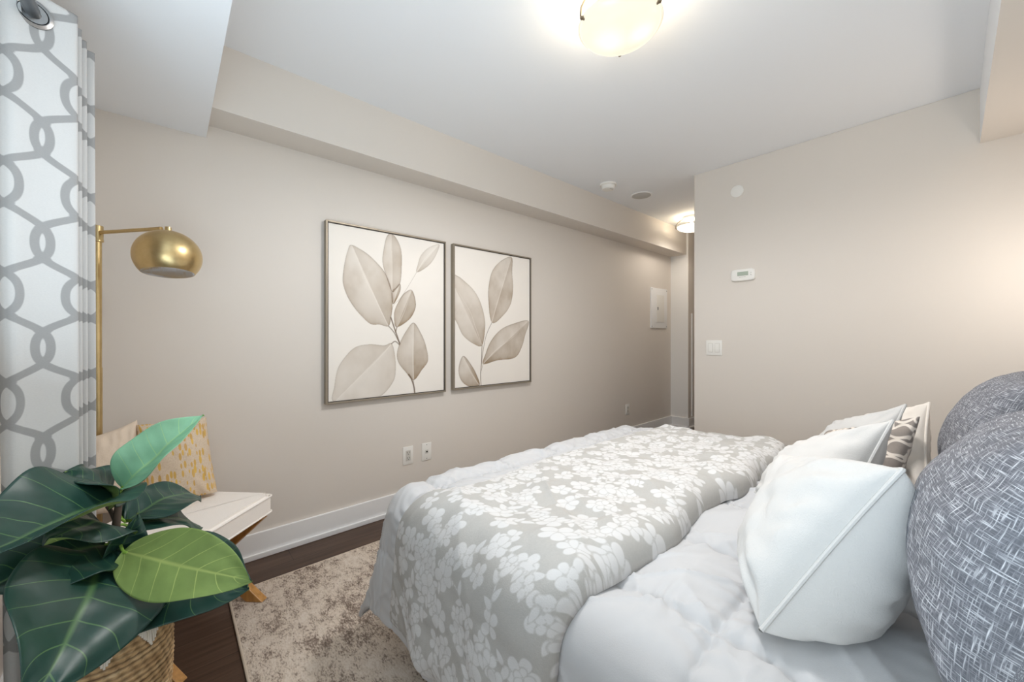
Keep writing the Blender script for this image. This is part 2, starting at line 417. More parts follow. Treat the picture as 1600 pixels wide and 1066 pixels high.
# ---- folded floral duvet
def floral_sdf(px, py, w, h):
    rnd = random.Random(11); d = np.full(px.shape, 0.05)
    def ell(cx, cy, a, b, ang, pinch=0.0):
        Rr = a * 1.2 + 0.012
        m = (np.abs(px - cx) < Rr) & (np.abs(py - cy) < Rr)
        if not m.any(): return
        X = px[m] - cx; Y = py[m] - cy; c, s = math.cos(ang), math.sin(ang)
        u = (X * c + Y * s) / a; v = (-X * s + Y * c) / b
        if pinch: v = v / (1.0 - pinch * u)
        k = np.sqrt(u * u + v * v); dd = (k - 1) * min(a, b)
        d[m] = np.minimum(np.maximum(d[m], 0.0017 - dd), dd)
    def stroke(pts, wd):
        P = np.array(pts); lo = P.min(0) - 0.012; hi = P.max(0) + 0.012
        m = (px > lo[0]) & (px < hi[0]) & (py > lo[1]) & (py < hi[1])
        if m.any(): d[m] = np.minimum(d[m], seg_dist(px[m], py[m], P) - wd)
    def petal_flower(cx, cy, r, a0):
        k = rnd.choice((4, 5, 5))
        for i in range(k):
            a = a0 + 2 * math.pi * i / k + rnd.uniform(-0.18, 0.18); rr = r * rnd.uniform(0.85, 1.1)
            ell(cx + math.cos(a) * rr * 0.62, cy + math.sin(a) * rr * 0.62, rr * 0.52, rr * 0.40, a, -0.25)
    def leaf(cx, cy, a, L): ell(cx + math.cos(a) * L * 0.5, cy + math.sin(a) * L * 0.5, L * 0.52, L * 0.24, a, 0.4)
    pts = []
    for t in range(6000):
        c = (rnd.uniform(-0.03, w + 0.03), rnd.uniform(-0.03, h + 0.03))
        if all((c[0] - q[0]) ** 2 + (c[1] - q[1]) ** 2 > 0.071 ** 2 for q in pts): pts.append(c)
    for (cx, cy) in pts:
        a0 = rnd.uniform(0, 6.28); L = rnd.uniform(0.10, 0.15); bend = rnd.uniform(-1.2, 1.2)
        P = []; ang = a0; p = [cx, cy]
        for i in range(9):
            P.append(tuple(p)); p[0] += math.cos(ang) * L / 8; p[1] += math.sin(ang) * L / 8; ang += bend / 8
        stroke(P, 0.0019)
        petal_flower(P[0][0], P[0][1], rnd.uniform(0.027, 0.036), a0 + 0.6)
        petal_flower(P[-1][0], P[-1][1], rnd.uniform(0.018, 0.026), ang)
        for i, s in ((2, 1), (3, -1), (5, 1), (6, -1)):
            b0 = math.atan2(P[i + 1][1] - P[i][1], P[i + 1][0] - P[i][0]) + s * rnd.uniform(0.6, 1.1)
            leaf(P[i][0], P[i][1], b0, rnd.uniform(0.026, 0.040))
    return d
def sdf_mat(name, ca, cb, width=0.0012, rough=0.85, weave=(900, 0.15), noisec=0.04, attr='pattern'):
    n = NT(name); a = n.attr(attr)
    f = n.n('ShaderNodeMapRange'); f.inputs['From Min'].default_value = -width; f.inputs['From Max'].default_value = width
    n.l(a, f.inputs['Value'])
    A, B = lin(ca), lin(cb)
    nz = n.noise(n.coord(), 160, 3, 0.7)
    b2 = n.mixc(nz, tuple(v * (1 - noisec * 2) for v in B), tuple(min(1, v * (1 + noisec * 2)) for v in B))
    n.l(n.mixc(f.outputs['Result'], A, b2), n.b.inputs['Base Color'])
    n.set(Roughness=rough, Specular_IOR_Level=0.2); n.bump(n.noise(n.coord(), weave[0], 2), weave[1], 0.001)
    return n.m
NU, NV = 300, 820
u0 = -1.150
v0, v1 = BY0 + R * 0.6 - 0.395, BY1 - R * 0.6 + 0.30
us = np.linspace(0, 1, NU); vs = np.linspace(0, 1, NV)
U, Vv = np.meshgrid(us, vs, indexing='ij')
prof = np.clip(1 - np.abs(2 * U - 1) ** 9, 0, 1) ** 0.5 * np.clip(1 - np.abs(2 * Vv - 1) ** 60, 0, 1) ** 0.5
left = u0 + 0.030 * (Vv - 0.5) + 0.012 * vnoise(Vv * 7, Vv * 0 + 2, 5)
width = 0.686 + 0.016 * vnoise(Vv * 8, Vv * 0, 8) + 0.012 * vnoise(Vv * 21, Vv * 0, 9)
sy = v0 + Vv * (v1 - v0)
q0 = np.clip((sy - (BY0 - 0.12)) / 0.30, 0, 1); inset = 0.075 * q0 * q0 * (3 - 2 * q0)
left = left + inset; width = width - inset; sx = left + U * width
th = 0.040 + 0.030 * U ** 3 + 0.011 * fbm(sx * 6, sy * 4, 41, 2) + 0.008 * fbm(sx * 16, sy * 16, 43, 2)
q1 = sx * 0.5 + sy * 0.87; q2 = -sx * 0.87 + sy * 0.5
th = th + 0.006 * (1 - np.abs(vnoise(q1 * 7, q2 * 2, 51))) ** 5 - 0.006 * (1 - np.abs(vnoise(q2 * 8, q1 * 2.2, 52))) ** 5
off = 0.018 + np.maximum(th, 0.02) * prof + 0.016 * prof
x, y, z = drape(sx, sy, off, fold=1.0)
arc = np.concatenate([[0], np.cumsum(np.sqrt(np.diff(x, axis=1) ** 2 + np.diff(y, axis=1) ** 2 + np.diff(z, axis=1) ** 2).mean(0))])
V = np.stack([x, y, z], -1).reshape(-1, 3)
duvet = mkmesh('folded_duvet', V, grid_faces(NU, NV), sdf_mat('grey_floral_cotton', (213, 212, 211), (183, 181, 177), weave=(330, 0.45)))
md = duvet.modifiers.new('thickness', 'SOLIDIFY'); md.thickness = 0.006; md.offset = -1
fattr(duvet, 'pattern', floral_sdf((U * width + 0.002).ravel(), np.repeat(arc[None], NU, 0).ravel(), 0.76, arc[-1]))
tag(duvet, 'folded grey duvet with white flower print laid across the foot of the bed', 'duvet')

# ---------------------------------------------------------------- pillows
def pillow(name, c, mat, T, label, cat, group=None, pinch=0.10, ears=0.5, seed=1, N=56, piping=None, back=1.0, floor_z=None, wr=1.0, pattern=None, pr=0.0042, sag=0.0, expo=0.42):
    """c: four corners (near bottom, near top, far top, far bottom); T: half thickness"""
    P = [np.array(p, float) for p in c]
    ctr = sum(P) / 4
    t = np.linspace(-1, 1, N); t = np.sign(t) * (1 - (1 - np.abs(t)) ** 1.5)
    U, Vv = np.meshgrid(t, t, indexing='ij')       # U: near -> far, Vv: bottom -> top
    a = U * (1 - pinch * U ** 2 * (1 - Vv ** 2)); b2 = Vv * (1 - pinch * Vv ** 2 * (1 - U ** 2))
    w00 = (1 - a) * (1 - b2) / 4; w01 = (1 - a) * (1 + b2) / 4; w11 = (1 + a) * (1 + b2) / 4; w10 = (1 + a) * (1 - b2) / 4
    base = w00[..., None] * P[0] + w01[..., None] * P[1] + w11[..., None] * P[2] + w10[..., None] * P[3]
    du = np.gradient(base, axis=0); dv = np.gradient(base, axis=1)
    nrm = np.cross(dv, du); nrm /= np.linalg.norm(nrm, axis=-1, keepdims=True) + 1e-12
    nm = np.cross(P[1] - P[0], P[3] - P[0]); nm /= np.linalg.norm(nm)
    nrm = nrm * 0.3 + nm * 0.7
    prof = ((1 - U ** 2) * (1 - Vv ** 2))
    prof = np.clip(prof, 0, 1) ** expo * (1 + sag * (-Vv) * 0.35)
    rim = np.clip(1 - np.maximum(np.abs(U), np.abs(Vv)), 0, 1)
    ang = np.arctan2(Vv, U); rr = np.hypot(U, Vv)
    crease = (0.010 * np.sin(ang * 17 + 3 * vnoise(U * 2, Vv * 2, seed)) * np.clip(rr - 0.55, 0, 1) * np.clip(rim * 5, 0, 1)
              + 0.012 * fbm(U * 1.7, Vv * 1.7, seed + 3, 3) * np.clip(rim * 4, 0, 1)) * wr
    front = base + nrm * (T * prof + crease * 0.9)[..., None]
    bk = base - nrm * (T * back * prof + crease[::-1] * 0.9)[..., None]
    nv = N * N; idx = np.arange(nv).reshape(N, N)
    V = list(front.reshape(-1, 3)); Vb = bk.reshape(-1, 3); mp = {}
    uvs = [(u, v) for u, v in zip(a.ravel(), b2.ravel())]
    for i in range(N):
        for j in range(N):
            if i in (0, N - 1) or j in (0, N - 1): mp[(i, j)] = idx[i, j]
            else:
                mp[(i, j)] = len(V); V.append(Vb[i * N + j]); uvs.append((a[i, j] + 3.1, b2[i, j] + 0.4))
    F = grid_faces(N, N, flip=False)
    for i in range(N - 1):
        for j in range(N - 1):
            F.append((mp[(i, j)], mp[(i, j + 1)], mp[(i + 1, j + 1)], mp[(i + 1, j)]))
    V = np.array(V)
    if floor_z is not None:
        k = floor_z - V[:, 2]; V[:, 2] = np.where(V[:, 2] < floor_z + 0.015, floor_z + 0.015 * np.exp((V[:, 2] - floor_z - 0.015) / 0.03), V[:, 2])
    o = mkmesh(name, V - ctr, F, mat, loc=ctr)
    bm = bmesh.new(); bm.from_mesh(o.data); bmesh.ops.recalc_face_normals(bm, faces=bm.faces); bm.to_mesh(o.data); bm.free()
    tag(o, label, cat, group)
    if mat.name == 'grey_tweed' or mat.name == 'gold_leaf_linen':
        wa = o.data.attributes.new('weave', 'FLOAT_VECTOR', 'POINT')
        def arc(G):
            su = np.concatenate([np.zeros((1, N)), np.cumsum(np.linalg.norm(np.diff(G, axis=0), axis=-1), 0)]); su -= su[N // 2:N // 2 + 1]
            sv = np.concatenate([np.zeros((N, 1)), np.cumsum(np.linalg.norm(np.diff(G, axis=1), axis=-1), 1)], 1); sv -= sv[:, N // 2:N // 2 + 1]
            return su, sv
        fu, fv = arc(base + nrm * (T * prof)[..., None]); bu, bv = arc(base - nrm * (T * back * prof)[..., None])
        out = np.zeros((len(V), 3)); out[:N * N, 0] = fu.ravel(); out[:N * N, 1] = fv.ravel()
        for (i, j), q in mp.items():
            if q >= N * N: out[q] = (bu[i, j] + 0.37, bv[i, j], 0)
        wa.data.foreach_set('vector', out.astype(np.float32).ravel())
    if pattern is not None:
        uv = np.array(uvs); fattr(o, 'pattern', pattern(uv[:, 0], uv[:, 1]))
    if piping:
        ring = [idx[0, j] for j in range(N)] + [idx[i, N - 1] for i in range(1, N)] + [idx[N - 1, j] for j in range(N - 2, -1, -1)] + [idx[i, 0] for i in range(N - 2, 0, -1)]
        pts = [V[i] - ctr for i in ring]; pts.append(pts[0]); 
        MB().tube(pts, pr, 8, cap=False).build('piping', piping, o)
    return o
M_pwhite = plain('white_linen', (211, 209, 206), 0.85, bump=0.35, bscale=420, spec=0.15, Sheen_Weight=0.05)
M_pcream = plain('cream_linen', (240, 232, 222), 0.85, bump=0.35, bscale=420, spec=0.15)
zb = 0.600
GP = 'white pillows leaning in a row on the bed'
pillow('throw_pillow', [(-0.207, 0.732, 0.616), (-0.051, 0.878, 0.887), (-0.255, 1.220, 0.781), (-0.268, 0.949, 0.589)], M_pwhite, 0.095,
       'plump white piped pillow in front, nearest on the comforter', 'pillow', GP, seed=4, piping=M_pwhite, floor_z=zb, back=1.75, pinch=0.055, expo=0.39, wr=1.5)
pillow('throw_pillow', [(-0.17, 1.10, 0.62), (-0.094, 1.327, 0.894), (-0.330, 1.498, 0.733), (-0.40, 1.36, 0.62)], M_pwhite, 0.075,
       'white piped pillow with upright corner behind the front pillow', 'pillow', GP, seed=9, piping=M_pwhite, floor_z=zb)
def leafy(u, v):
    X = u * 0.21; Y = v * 0.21; d = np.full(X.shape, 1.0); X = X * 1.45; Y = Y * 1.45; c = 0.075
    ii = np.floor(X / c); 
    for k in range(-1, 2):
        for sgn in (1, -1):
            cx = (ii + k + 0.5) * c
            off = np.where((ii + k) % 2 == 0, 0.0, 0.5) * 0.10
            jj = np.round((Y - off) / 0.10) * 0.10 + off
            a = np.where((ii + k) % 2 == 0, 0.35, -0.35)
            dx, dy = X - cx, Y - jj; px_ = dx * np.cos(a) + dy * np.sin(a); py_ = -dx * np.sin(a) + dy * np.cos(a)
            e = np.sqrt((px_ / 0.030) ** 2 + (py_ / 0.046) ** 2)
            d = np.minimum(d, np.abs(e - 1) * 0.032 - 0.0052)
    st = np.abs(X / c - np.round(X / c) + 0.08 * np.sin(Y * 60)) * c - 0.0032
    return np.minimum(d, st)
M_leafy = sdf_mat('taupe_leaf_print', (226, 216, 205), (146, 137, 130), noisec=0.05)
pillow('throw_pillow', [(-0.10, 1.36, 0.62), (-0.056, 1.536, 0.882), (-0.298, 1.836, 0.745), (-0.37, 1.66, 0.62)], M_leafy, 0.052,
       'taupe pillow with pale leaf print between two white pillows', 'pillow', None, seed=14, floor_z=zb, pattern=leafy, N=110)
pillow('throw_pillow', [(-0.15, 1.62, 0.62), (-0.097, 1.777, 0.880), (-0.299, 1.925, 0.769), (-0.38, 1.88, 0.62)], M_pwhite, 0.048,
       'white piped pillow standing behind the leaf print pillow', 'pillow', GP, seed=19, piping=M_pwhite, floor_z=zb)
pillow('throw_pillow', [(-0.04, 1.70, 0.62), (-0.049, 1.951, 0.873), (-0.234, 2.030, 0.785), (-0.27, 1.98, 0.62)], M_pcream, 0.06,
       'cream pillow farthest back of the row, beside the grey shams', 'pillow', None, seed=23, piping=M_pcream, floor_z=zb)
def tweed(name):
    n = NT(name); v = n.coord('Object')
    uvw = n.n('ShaderNodeAttribute'); uvw.attribute_name = 'weave'
    vec = uvw.outputs['Vector']
    def streak(scale, sd):
        mp = n.n('ShaderNodeMapping'); mp.inputs['Scale'].default_value = scale; mp.inputs['Location'].default_value = (sd, sd * 2, 0)
        n.l(vec, mp.inputs['Vector']); return n.noise(mp.outputs['Vector'], 1.0, 1, 0.6)
    a = streak((38, 500, 1), 0.3); b_ = streak((500, 38, 1), 5.1)
    lines = n.math('MAXIMUM', a, b_)
    c = n.ramp(lines, [(0.44, lin((104, 105, 111))), (0.57, lin((128, 129, 135))), (0.66, lin((176, 177, 182))), (0.76, lin((214, 215, 219)))])
    n.l(c.outputs['Color'], n.b.inputs['Base Color']); n.set(Roughness=0.95, Specular_IOR_Level=0.1)
    n.bump(lines, 0.5, 0.002); return n.m
M_tweed = tweed('grey_tweed')
def weave_attr(o, w, h, N):
    pass
GS = 'grey tweed pillow shams'
s1 = pillow('pillow_sham', [(0.02, 0.70, 0.64), (0.13, 0.66, 1.00), (0.17, 1.27, 0.965), (0.06, 1.28, 0.66)], M_tweed, 0.132,
       'large grey tweed sham nearest to the camera at the bed head', 'pillow', GS, seed=31, N=70, pinch=0.06, floor_z=zb, wr=0.7, back=0.6, expo=0.36)
weave_attr(s1, .6, .6, 70)
s2 = pillow('pillow_sham', [(0.06, 1.36, 0.64), (0.14, 1.34, 1.00), (0.20, 1.98, 1.00), (0.06, 1.98, 0.66)], M_tweed, 0.13,
       'grey tweed sham behind the nearest one, touching the cream pillow', 'pillow', GS, seed=37, N=70, pinch=0.06, floor_z=zb, wr=0.7, back=0.7, expo=0.36)
weave_attr(s2, .6, .6, 70)
# ---------------------------------------------------------------- framed prints
M_frame = plain('champagne_frame', (158, 148, 132), 0.45, 0.55)
M_frame_in = plain('dark_frame_lip', (52, 43, 36), 0.5)
def canvas_mat():
    n = NT('printed_canvas'); a = n.n('ShaderNodeAttribute'); a.attribute_name = 'ink'; n.l(a.outputs['Color'], n.b.inputs['Base Color'])
    n.set(Roughness=0.7, Specular_IOR_Level=0.25); n.bump(n.noise(n.coord(), 700, 2), 0.15, 0.0006); return n.m
M_canvas = canvas_mat()
def framed_print(y0, y1, z0, z1, label, leaves, stems):
    d = 0.036
    root = empty('framed_print', (XA + 0.001, (y0 + y1) / 2, z0), label, 'picture', 'botanical prints on the beige wall')
    cy_ = (y0 + y1) / 2
    f = MB(); w = 0.010
    f.box((0, y0 - cy_, 0), (d, y0 - cy_ + w, z1 - z0), 0.0015, 1).box((0, y1 - cy_ - w, 0), (d, y1 - cy_, z1 - z0), 0.0015, 1)
    f.box((0, y0 - cy_ + w, 0), (d, y1 - cy_ - w, w), 0.0015, 1).box((0, y0 - cy_ + w, z1 - z0 - w), (d, y1 - cy_ - w, z1 - z0), 0.0015, 1)
    f.build('frame', M_frame, root)
    g2 = MB(); a0, a1, c0, c1 = y0 - cy_ + w, y1 - cy_ - w, w, z1 - z0 - w; e = 0.004
    g2.box((0.004, a0, c0), (d - 0.005, a0 + e, c1)).box((0.004, a1 - e, c0), (d - 0.005, a1, c1)).box((0.004, a0 + e, c0), (d - 0.005, a1 - e, c0 + e)).box((0.004, a0 + e, c1 - e), (d - 0.005, a1 - e, c1))
    g2.build('liner', M_frame_in, root, smooth=False)
    ny, nz = 330, 440
    ys = np.linspace(y0 + w + e, y1 - w - e, ny); zs = np.linspace(z0 + w + e, z1 - w - e, nz)
    Y, Z = np.meshgrid(ys, zs, indexing='ij')
    paper = np.array(lin((240, 234, 226))); ink = np.array(lin((146, 122, 92))); edge = np.array(lin((104, 82, 58)))
    colr = np.ones(Y.shape + (3,)) * paper * (1 + 0.02 * fbm(Y * 6, Z * 6, 5, 3))[..., None]
    for k, (pts, mid, dens) in enumerate(leaves):
        poly = catmull(pts, 6, True)
        ins = inside(Y, Z, poly); sd = seg_dist(Y, Z, poly, True)
        n1 = 0.5 + 0.5 * fbm(Y * 9, Z * 7, 60 + k, 4)
        md_ = seg_dist(Y, Z, catmull(mid, 8)); 
        base = np.array(mid[0]); tip = np.array(mid[-1]); ax = (tip - base); tt = np.clip(((Y - base[0]) * ax[0] + (Z - base[1]) * ax[1]) / (ax @ ax), 0, 1)
        side = np.sign((Y - base[0]) * ax[1] - (Z - base[1]) * ax[0])
        al = dens * (0.36 + 0.70 * n1 * n1 + 0.42 * (1 - tt) ** 2 + 0.20 * side * np.exp(-md_ / 0.04)) + 0.32 * dens * np.exp(-sd / 0.009)
        vein = np.exp(-(md_ / 0.0022) ** 2) * np.clip(1.25 - tt, 0, 1) * 0.55
        al = np.clip(al - vein * al, 0, 0.92)
        al = np.where(ins, al, 0)
        colr = colr * (1 - al[..., None]) + (colr * ink / paper) * al[..., None]
        ln = np.exp(-(sd / 0.0023) ** 2) * np.clip(0.68 + 0.5 * fbm(Y * 14, Z * 14, 90 + k, 2), 0.1, 0.8) * min(1, dens * 0.9)
        colr = colr * (1 - ln[..., None]) + edge * ln[..., None]
    for pts, wd, al0 in stems:
        sd = seg_dist(Y, Z, catmull(pts, 8)); a = np.clip(1.4 - sd / wd, 0, 1) * al0
        colr = colr * (1 - a[..., None]) + edge * a[..., None]
    V = np.stack([np.full(Y.shape, d - 0.009), Y - cy_, Z - z0], -1).reshape(-1, 3)
    F = grid_faces(ny, nz); nb = len(V)
    Vb = [(0.006, ys[0] - cy_, zs[0] - z0), (0.006, ys[0] - cy_, zs[-1] - z0), (0.006, ys[-1] - cy_, zs[-1] - z0), (0.006, ys[-1] - cy_, zs[0] - z0)]
    c = [0, nz - 1, ny * nz - 1, (ny - 1) * nz]
    ring = lambda a, b2: None
    V = np.concatenate([V, np.array(Vb)]); F.append((nb, nb + 1, nb + 2, nb + 3))
    F.append(tuple([nb + 1, nb] + list(range(0, nz)))); F.append(tuple([nb + 3, nb + 2] + [(ny - 1) * nz + j for j in range(nz - 1, -1, -1)]))
    F.append(tuple([nb, nb + 3] + [i * nz for i in range(ny - 1, -1, -1)])); F.append(tuple([nb + 2, nb + 1] + [i * nz + nz - 1 for i in range(ny)]))
    o = mkmesh('canvas', V, F, M_canvas, root, smooth=False)
    cattr(o, 'ink', np.concatenate([colr.reshape(-1, 3), np.tile(paper, (4, 1))]))
    return root
L1 = [
 ([(0.785, 1.622),(0.866, 1.587),(0.925, 1.542),(0.980, 1.483),(1.017, 1.397),(1.026, 1.301),(1.017, 1.216),(1.001, 1.165),(0.949, 1.173),(0.890, 1.177),(0.823, 1.238),(0.771, 1.309),(0.743, 1.374),(0.735, 1.429),(0.746, 1.519),(0.763, 1.591)], [(1.001, 1.165),(0.949, 1.267),(0.907, 1.353),(0.862, 1.436),(0.785, 1.622)], 0.62),
 ([(1.021, 1.729),(1.056, 1.699),(1.082, 1.642),(1.087, 1.563),(1.078, 1.439),(1.049, 1.394),(1.024, 1.376),(0.992, 1.455),(0.966, 1.547),(0.974, 1.632),(0.992, 1.706)], [(1.024, 1.376),(1.026, 1.543),(1.021, 1.729)], 0.55),
 ([(1.075, 1.426),(1.078, 1.390),(1.060, 1.342),(1.030, 1.301),(1.025, 1.374),(1.049, 1.400)], [(1.030, 1.301),(1.049, 1.351),(1.075, 1.426)], 0.85),
 ([(1.353, 1.715),(1.282, 1.685),(1.222, 1.627),(1.199, 1.564),(1.190, 1.513),(1.253, 1.548),(1.307, 1.604),(1.341, 1.667)], [(1.190, 1.513),(1.253, 1.610),(1.353, 1.715)], 0.40),
 ([(1.155, 1.394),(1.176, 1.347),(1.180, 1.285),(1.142, 1.214),(1.056, 1.159),(1.039, 1.205),(1.044, 1.266),(1.088, 1.348),(1.125, 1.385)], [(1.056, 1.159),(1.102, 1.250),(1.155, 1.394)], 0.85),
 ([(1.169, 1.187),(1.218, 1.121),(1.253, 1.044),(1.270, 0.947),(1.225, 0.885),(1.169, 0.825),(1.115, 0.879),(1.069, 0.937),(1.057, 0.992),(1.075, 1.059),(1.121, 1.139)], [(1.169, 0.825),(1.162, 0.970),(1.169, 1.187)], 0.72),
 ([(1.021, 1.057),(1.042, 0.986),(1.047, 0.901),(1.030, 0.823),(0.949, 0.743),(0.832, 0.736),(0.687, 0.740),(0.690, 0.822),(0.708, 0.920),(0.754, 0.993),(0.809, 1.041),(0.890, 1.054),(0.974, 1.046)], [(1.021, 1.057),(0.949, 0.977),(0.843, 0.878),(0.701, 0.750)], 0.40)]
S1 = [([(1.176, 0.743),(1.169, 0.787),(1.153, 0.833),(1.135, 0.861)], 0.0052, 0.9), ([(1.017, 1.216),(1.047, 1.132),(1.075, 1.056)], 0.0044, 0.9), ([(1.001, 1.165),(1.037, 1.126),(1.073, 1.059)], 0.0032, 0.8),
      ([(1.073, 1.049),(1.045, 1.071),(1.021, 1.057)], 0.0036, 0.8), ([(1.056, 1.159),(1.047, 1.126)], 0.0032, 0.8), ([(1.190, 1.513),(1.121, 1.400),(1.075, 1.335),(1.033, 1.289),(1.017, 1.216)], 0.0014, 0.4), ([(1.169, 0.825),(1.169, 0.791)], 0.002, .6)]
framed_print(0.643, 1.403, 0.728, 1.740, 'framed brown leaf print nearer the lamp, with a pale round leaf low', L1, S1)
L2 = [
 ([(1.402, 1.529),(1.498, 1.519),(1.564, 1.484),(1.641, 1.428),(1.694, 1.353),(1.730, 1.254),(1.739, 1.167),(1.712, 1.037),(1.632, 1.052),(1.547, 1.109),(1.498, 1.191),(1.457, 1.251),(1.402, 1.322)], [(1.712, 1.037),(1.649, 1.180),(1.598, 1.291),(1.465, 1.462)], 0.62),
 ([(2.000, 1.717),(1.890, 1.672),(1.813, 1.596),(1.777, 1.490),(1.772, 1.372),(1.804, 1.205),(1.910, 1.260),(1.990, 1.355),(2.013, 1.480),(2.004, 1.602)], [(1.804, 1.205),(1.870, 1.393),(2.000, 1.717)], 0.60),
 ([(2.182, 1.225),(2.031, 1.203),(1.890, 1.152),(1.794, 1.065),(1.748, 0.978),(1.721, 0.900),(1.851, 0.922),(2.031, 0.936),(2.105, 1.016),(2.142, 1.110)], [(1.721, 0.900),(1.851, 1.005),(2.011, 1.094),(2.182, 1.225)], 0.75),
 ([(1.547, 0.963),(1.615, 0.898),(1.663, 0.824),(1.688, 0.747),(1.598, 0.747),(1.530, 0.798),(1.509, 0.875)], [(1.688, 0.747),(1.615, 0.841),(1.547, 0.963)], 0.72)]
S2 = [([(1.703, 0.747),(1.699, 0.822),(1.706, 0.908),(1.712, 1.037)], 0.0034, 0.8), ([(1.804, 1.205),(1.757, 1.124),(1.730, 1.037),(1.703, 0.879)], 0.0026, 0.7), ([(1.721, 0.900),(1.699, 0.836)], 0.002, 0.6), ([(1.688, 0.747),(1.671, 0.809)], .0012, .4)]
framed_print(1.462, 2.208, 0.732, 1.740, 'framed brown leaf print nearer the hall, with three large leaves', L2, S2)

# ---------------------------------------------------------------- wall and ceiling fittings
M_duct = plain('outlet_face', (208, 205, 198), 0.4)
def wallA(name, y, z, label, cat, group=None):
    return empty(name, (XA, y, z), label, cat, group)
def outlet(name, y, z, label, kind):
    r = wallA(name, y, z, label, 'outlet', 'outlets low on the beige wall')
    MB().box((0, -0.035, -0.057), (0.006, 0.035, 0.057), 0.0025, 2).build('cover_plate', M_plastic, r)
    if kind == 'duplex':
        rec = MB().box((0.006, -0.0165, -0.033), (0.0085, 0.0165, 0.033), 0.0012, 1).build('receptacle', M_duct, r)
        s = MB()
        for zc in (-0.017, 0.017):
            s.box((0.0085, -0.009, zc - 0.001), (0.0092, -0.0065, zc + 0.009)).box((0.0085, 0.0065, zc - 0.001), (0.0092, 0.009, zc + 0.008))
            s.lathe([(0.0026, 0), (0.0026, 0.0007)], 12, Matrix.Translation((0.0085, 0, zc - 0.008)) @ Matrix.Rotation(math.radians(90), 4, 'Y'))
        s.build('slots', M_dark, rec)
    else:
        jf = MB().box((0.006, -0.011, -0.012), (0.008, 0.011, 0.012), 0.001, 1).build('jack_frame', M_duct, r)
        MB().box((0.008, -0.006, -0.005), (0.0086, 0.006, 0.004)).build('jack', M_dark, jf)
    for zz in (-0.045, 0.045) if kind == 'jack' else (): 
        MB().lathe([(0.003, 0), (0.002, 0.0012)], 12, Matrix.Translation((0.006, 0, zz)) @ Matrix.Rotation(math.radians(90), 4, 'Y')).build('screw', M_metal, r)
outlet('wall_outlet', 1.142, 0.344, 'white duplex outlet beside the data jack, low on the beige wall', 'duplex')
outlet('data_jack', 1.274, 0.344, 'white data jack plate with one dark port, by the bed foot', 'jack')
outlet('wall_outlet', 3.674, 0.322, 'white outlet plate below the breaker panel, near the hall', 'duplex')

r = wallA('breaker_panel', 4.338, 1.435, 'white electrical breaker panel cover at the far end of the wall', 'panel')
MB().box((0, -0.19, -0.235), (0.014, 0.19, 0.235), 0.003, 2).build('cover', M_trim, r)
pd_ = MB().box((0.014, -0.075, -0.165), (0.021, 0.105, 0.155), 0.003, 2).build('door', M_plastic, r)
MB().box((0.021, -0.064, -0.022), (0.026, -0.040, 0.012), 0.002, 1).build('latch', plain('latch_grey', (150, 150, 148), 0.4), pd_)
for yy in (-0.172, 0.172):
    for zz in (-0.215, 0.215):
        MB().lathe([(0.006, 0), (0.004, 0.003)], 12, Matrix.Translation((0.014, yy, zz)) @ Matrix.Rotation(math.radians(90), 4, 'Y')).build('screw', M_metal, r)

RB = Matrix.Rotation(math.radians(90), 4, 'X')     # local z -> -y, out of the far wall
r = empty('thermostat', (-0.988, YB, 1.542), 'white thermostat with green grey display on the far wall', 'thermostat')
pr = []
for k in range(48):
    t = 2 * math.pi * k / 48; n_ = 6.0
    cx = 0.079 * math.copysign(abs(math.cos(t)) ** (2 / n_), math.cos(t)); cz = 0.043 * math.copysign(abs(math.sin(t)) ** (2 / 5.0), math.sin(t))
    pr.append((cx, cz))
V = []; F = []
for s_, yy in ((1, 0), (1, -0.014), (0.985, -0.019), (0.93, -0.023), (0.8, -0.0245)):
    V += [(a * s_, yy, c * s_) for a, c in pr]
F = grid_faces(5, 48, wrap=True); F.append(tuple(range(48))); F.append(tuple(4 * 48 + k for k in range(47, -1, -1)))
b_ = MB().add(V, F); b_.build('case', M_plastic, r)
MB().box((-0.032, -0.0262, -0.006), (0.038, -0.0235, 0.022), 0.002, 1).build('display', plain('lcd_green', (176, 186, 172), 0.25), r)
for zz in (0.010, -0.004): MB().box((0.050, -0.0262, zz - 0.004), (0.060, -0.0235, zz + 0.004), 0.002, 1).build('button', plain('thermostat_button', (214, 213, 208), .4), r)
tx = MB()
for i, (a, c) in enumerate(((-0.020, -0.008), (-0.006, 0.004), (0.006, 0.022))): tx.box((a, -0.0249, -0.0165), (c, -0.0240, -0.0145))
tx.build('lettering', plain('lettering_grey', (170, 168, 164), 0.5), r)

r = empty('light_switch', (-1.188, YB, 1.016), 'white double rocker light switch below the thermostat', 'switch')
MB().box((-0.057, -0.006, -0.057), (0.057, 0, 0.057), 0.0025, 2).build('cover_plate', M_plastic, r)
for xx in (-0.024, 0.024):
    rf_ = MB().box((xx - 0.0175, -0.0075, -0.0345), (xx + 0.0175, -0.006, 0.0345), 0.0007, 1).build('rocker_frame', M_duct, r)
    MB().box((xx - 0.0150, -0.0100, -0.0315), (xx + 0.0150, -0.0075, 0.0315), 0.0012, 2).build('rocker', M_plastic, rf_)
o = MB().lathe([(0.0, 0.008), (0.038, 0.008), (0.0425, 0.006), (0.043, 0.0)], 40, RB).build('sprinkler_cover', M_plastic, loc=(-1.029, YB, 2.156))
tag(o, 'small round white sprinkler cover high on the far wall', 'cover')

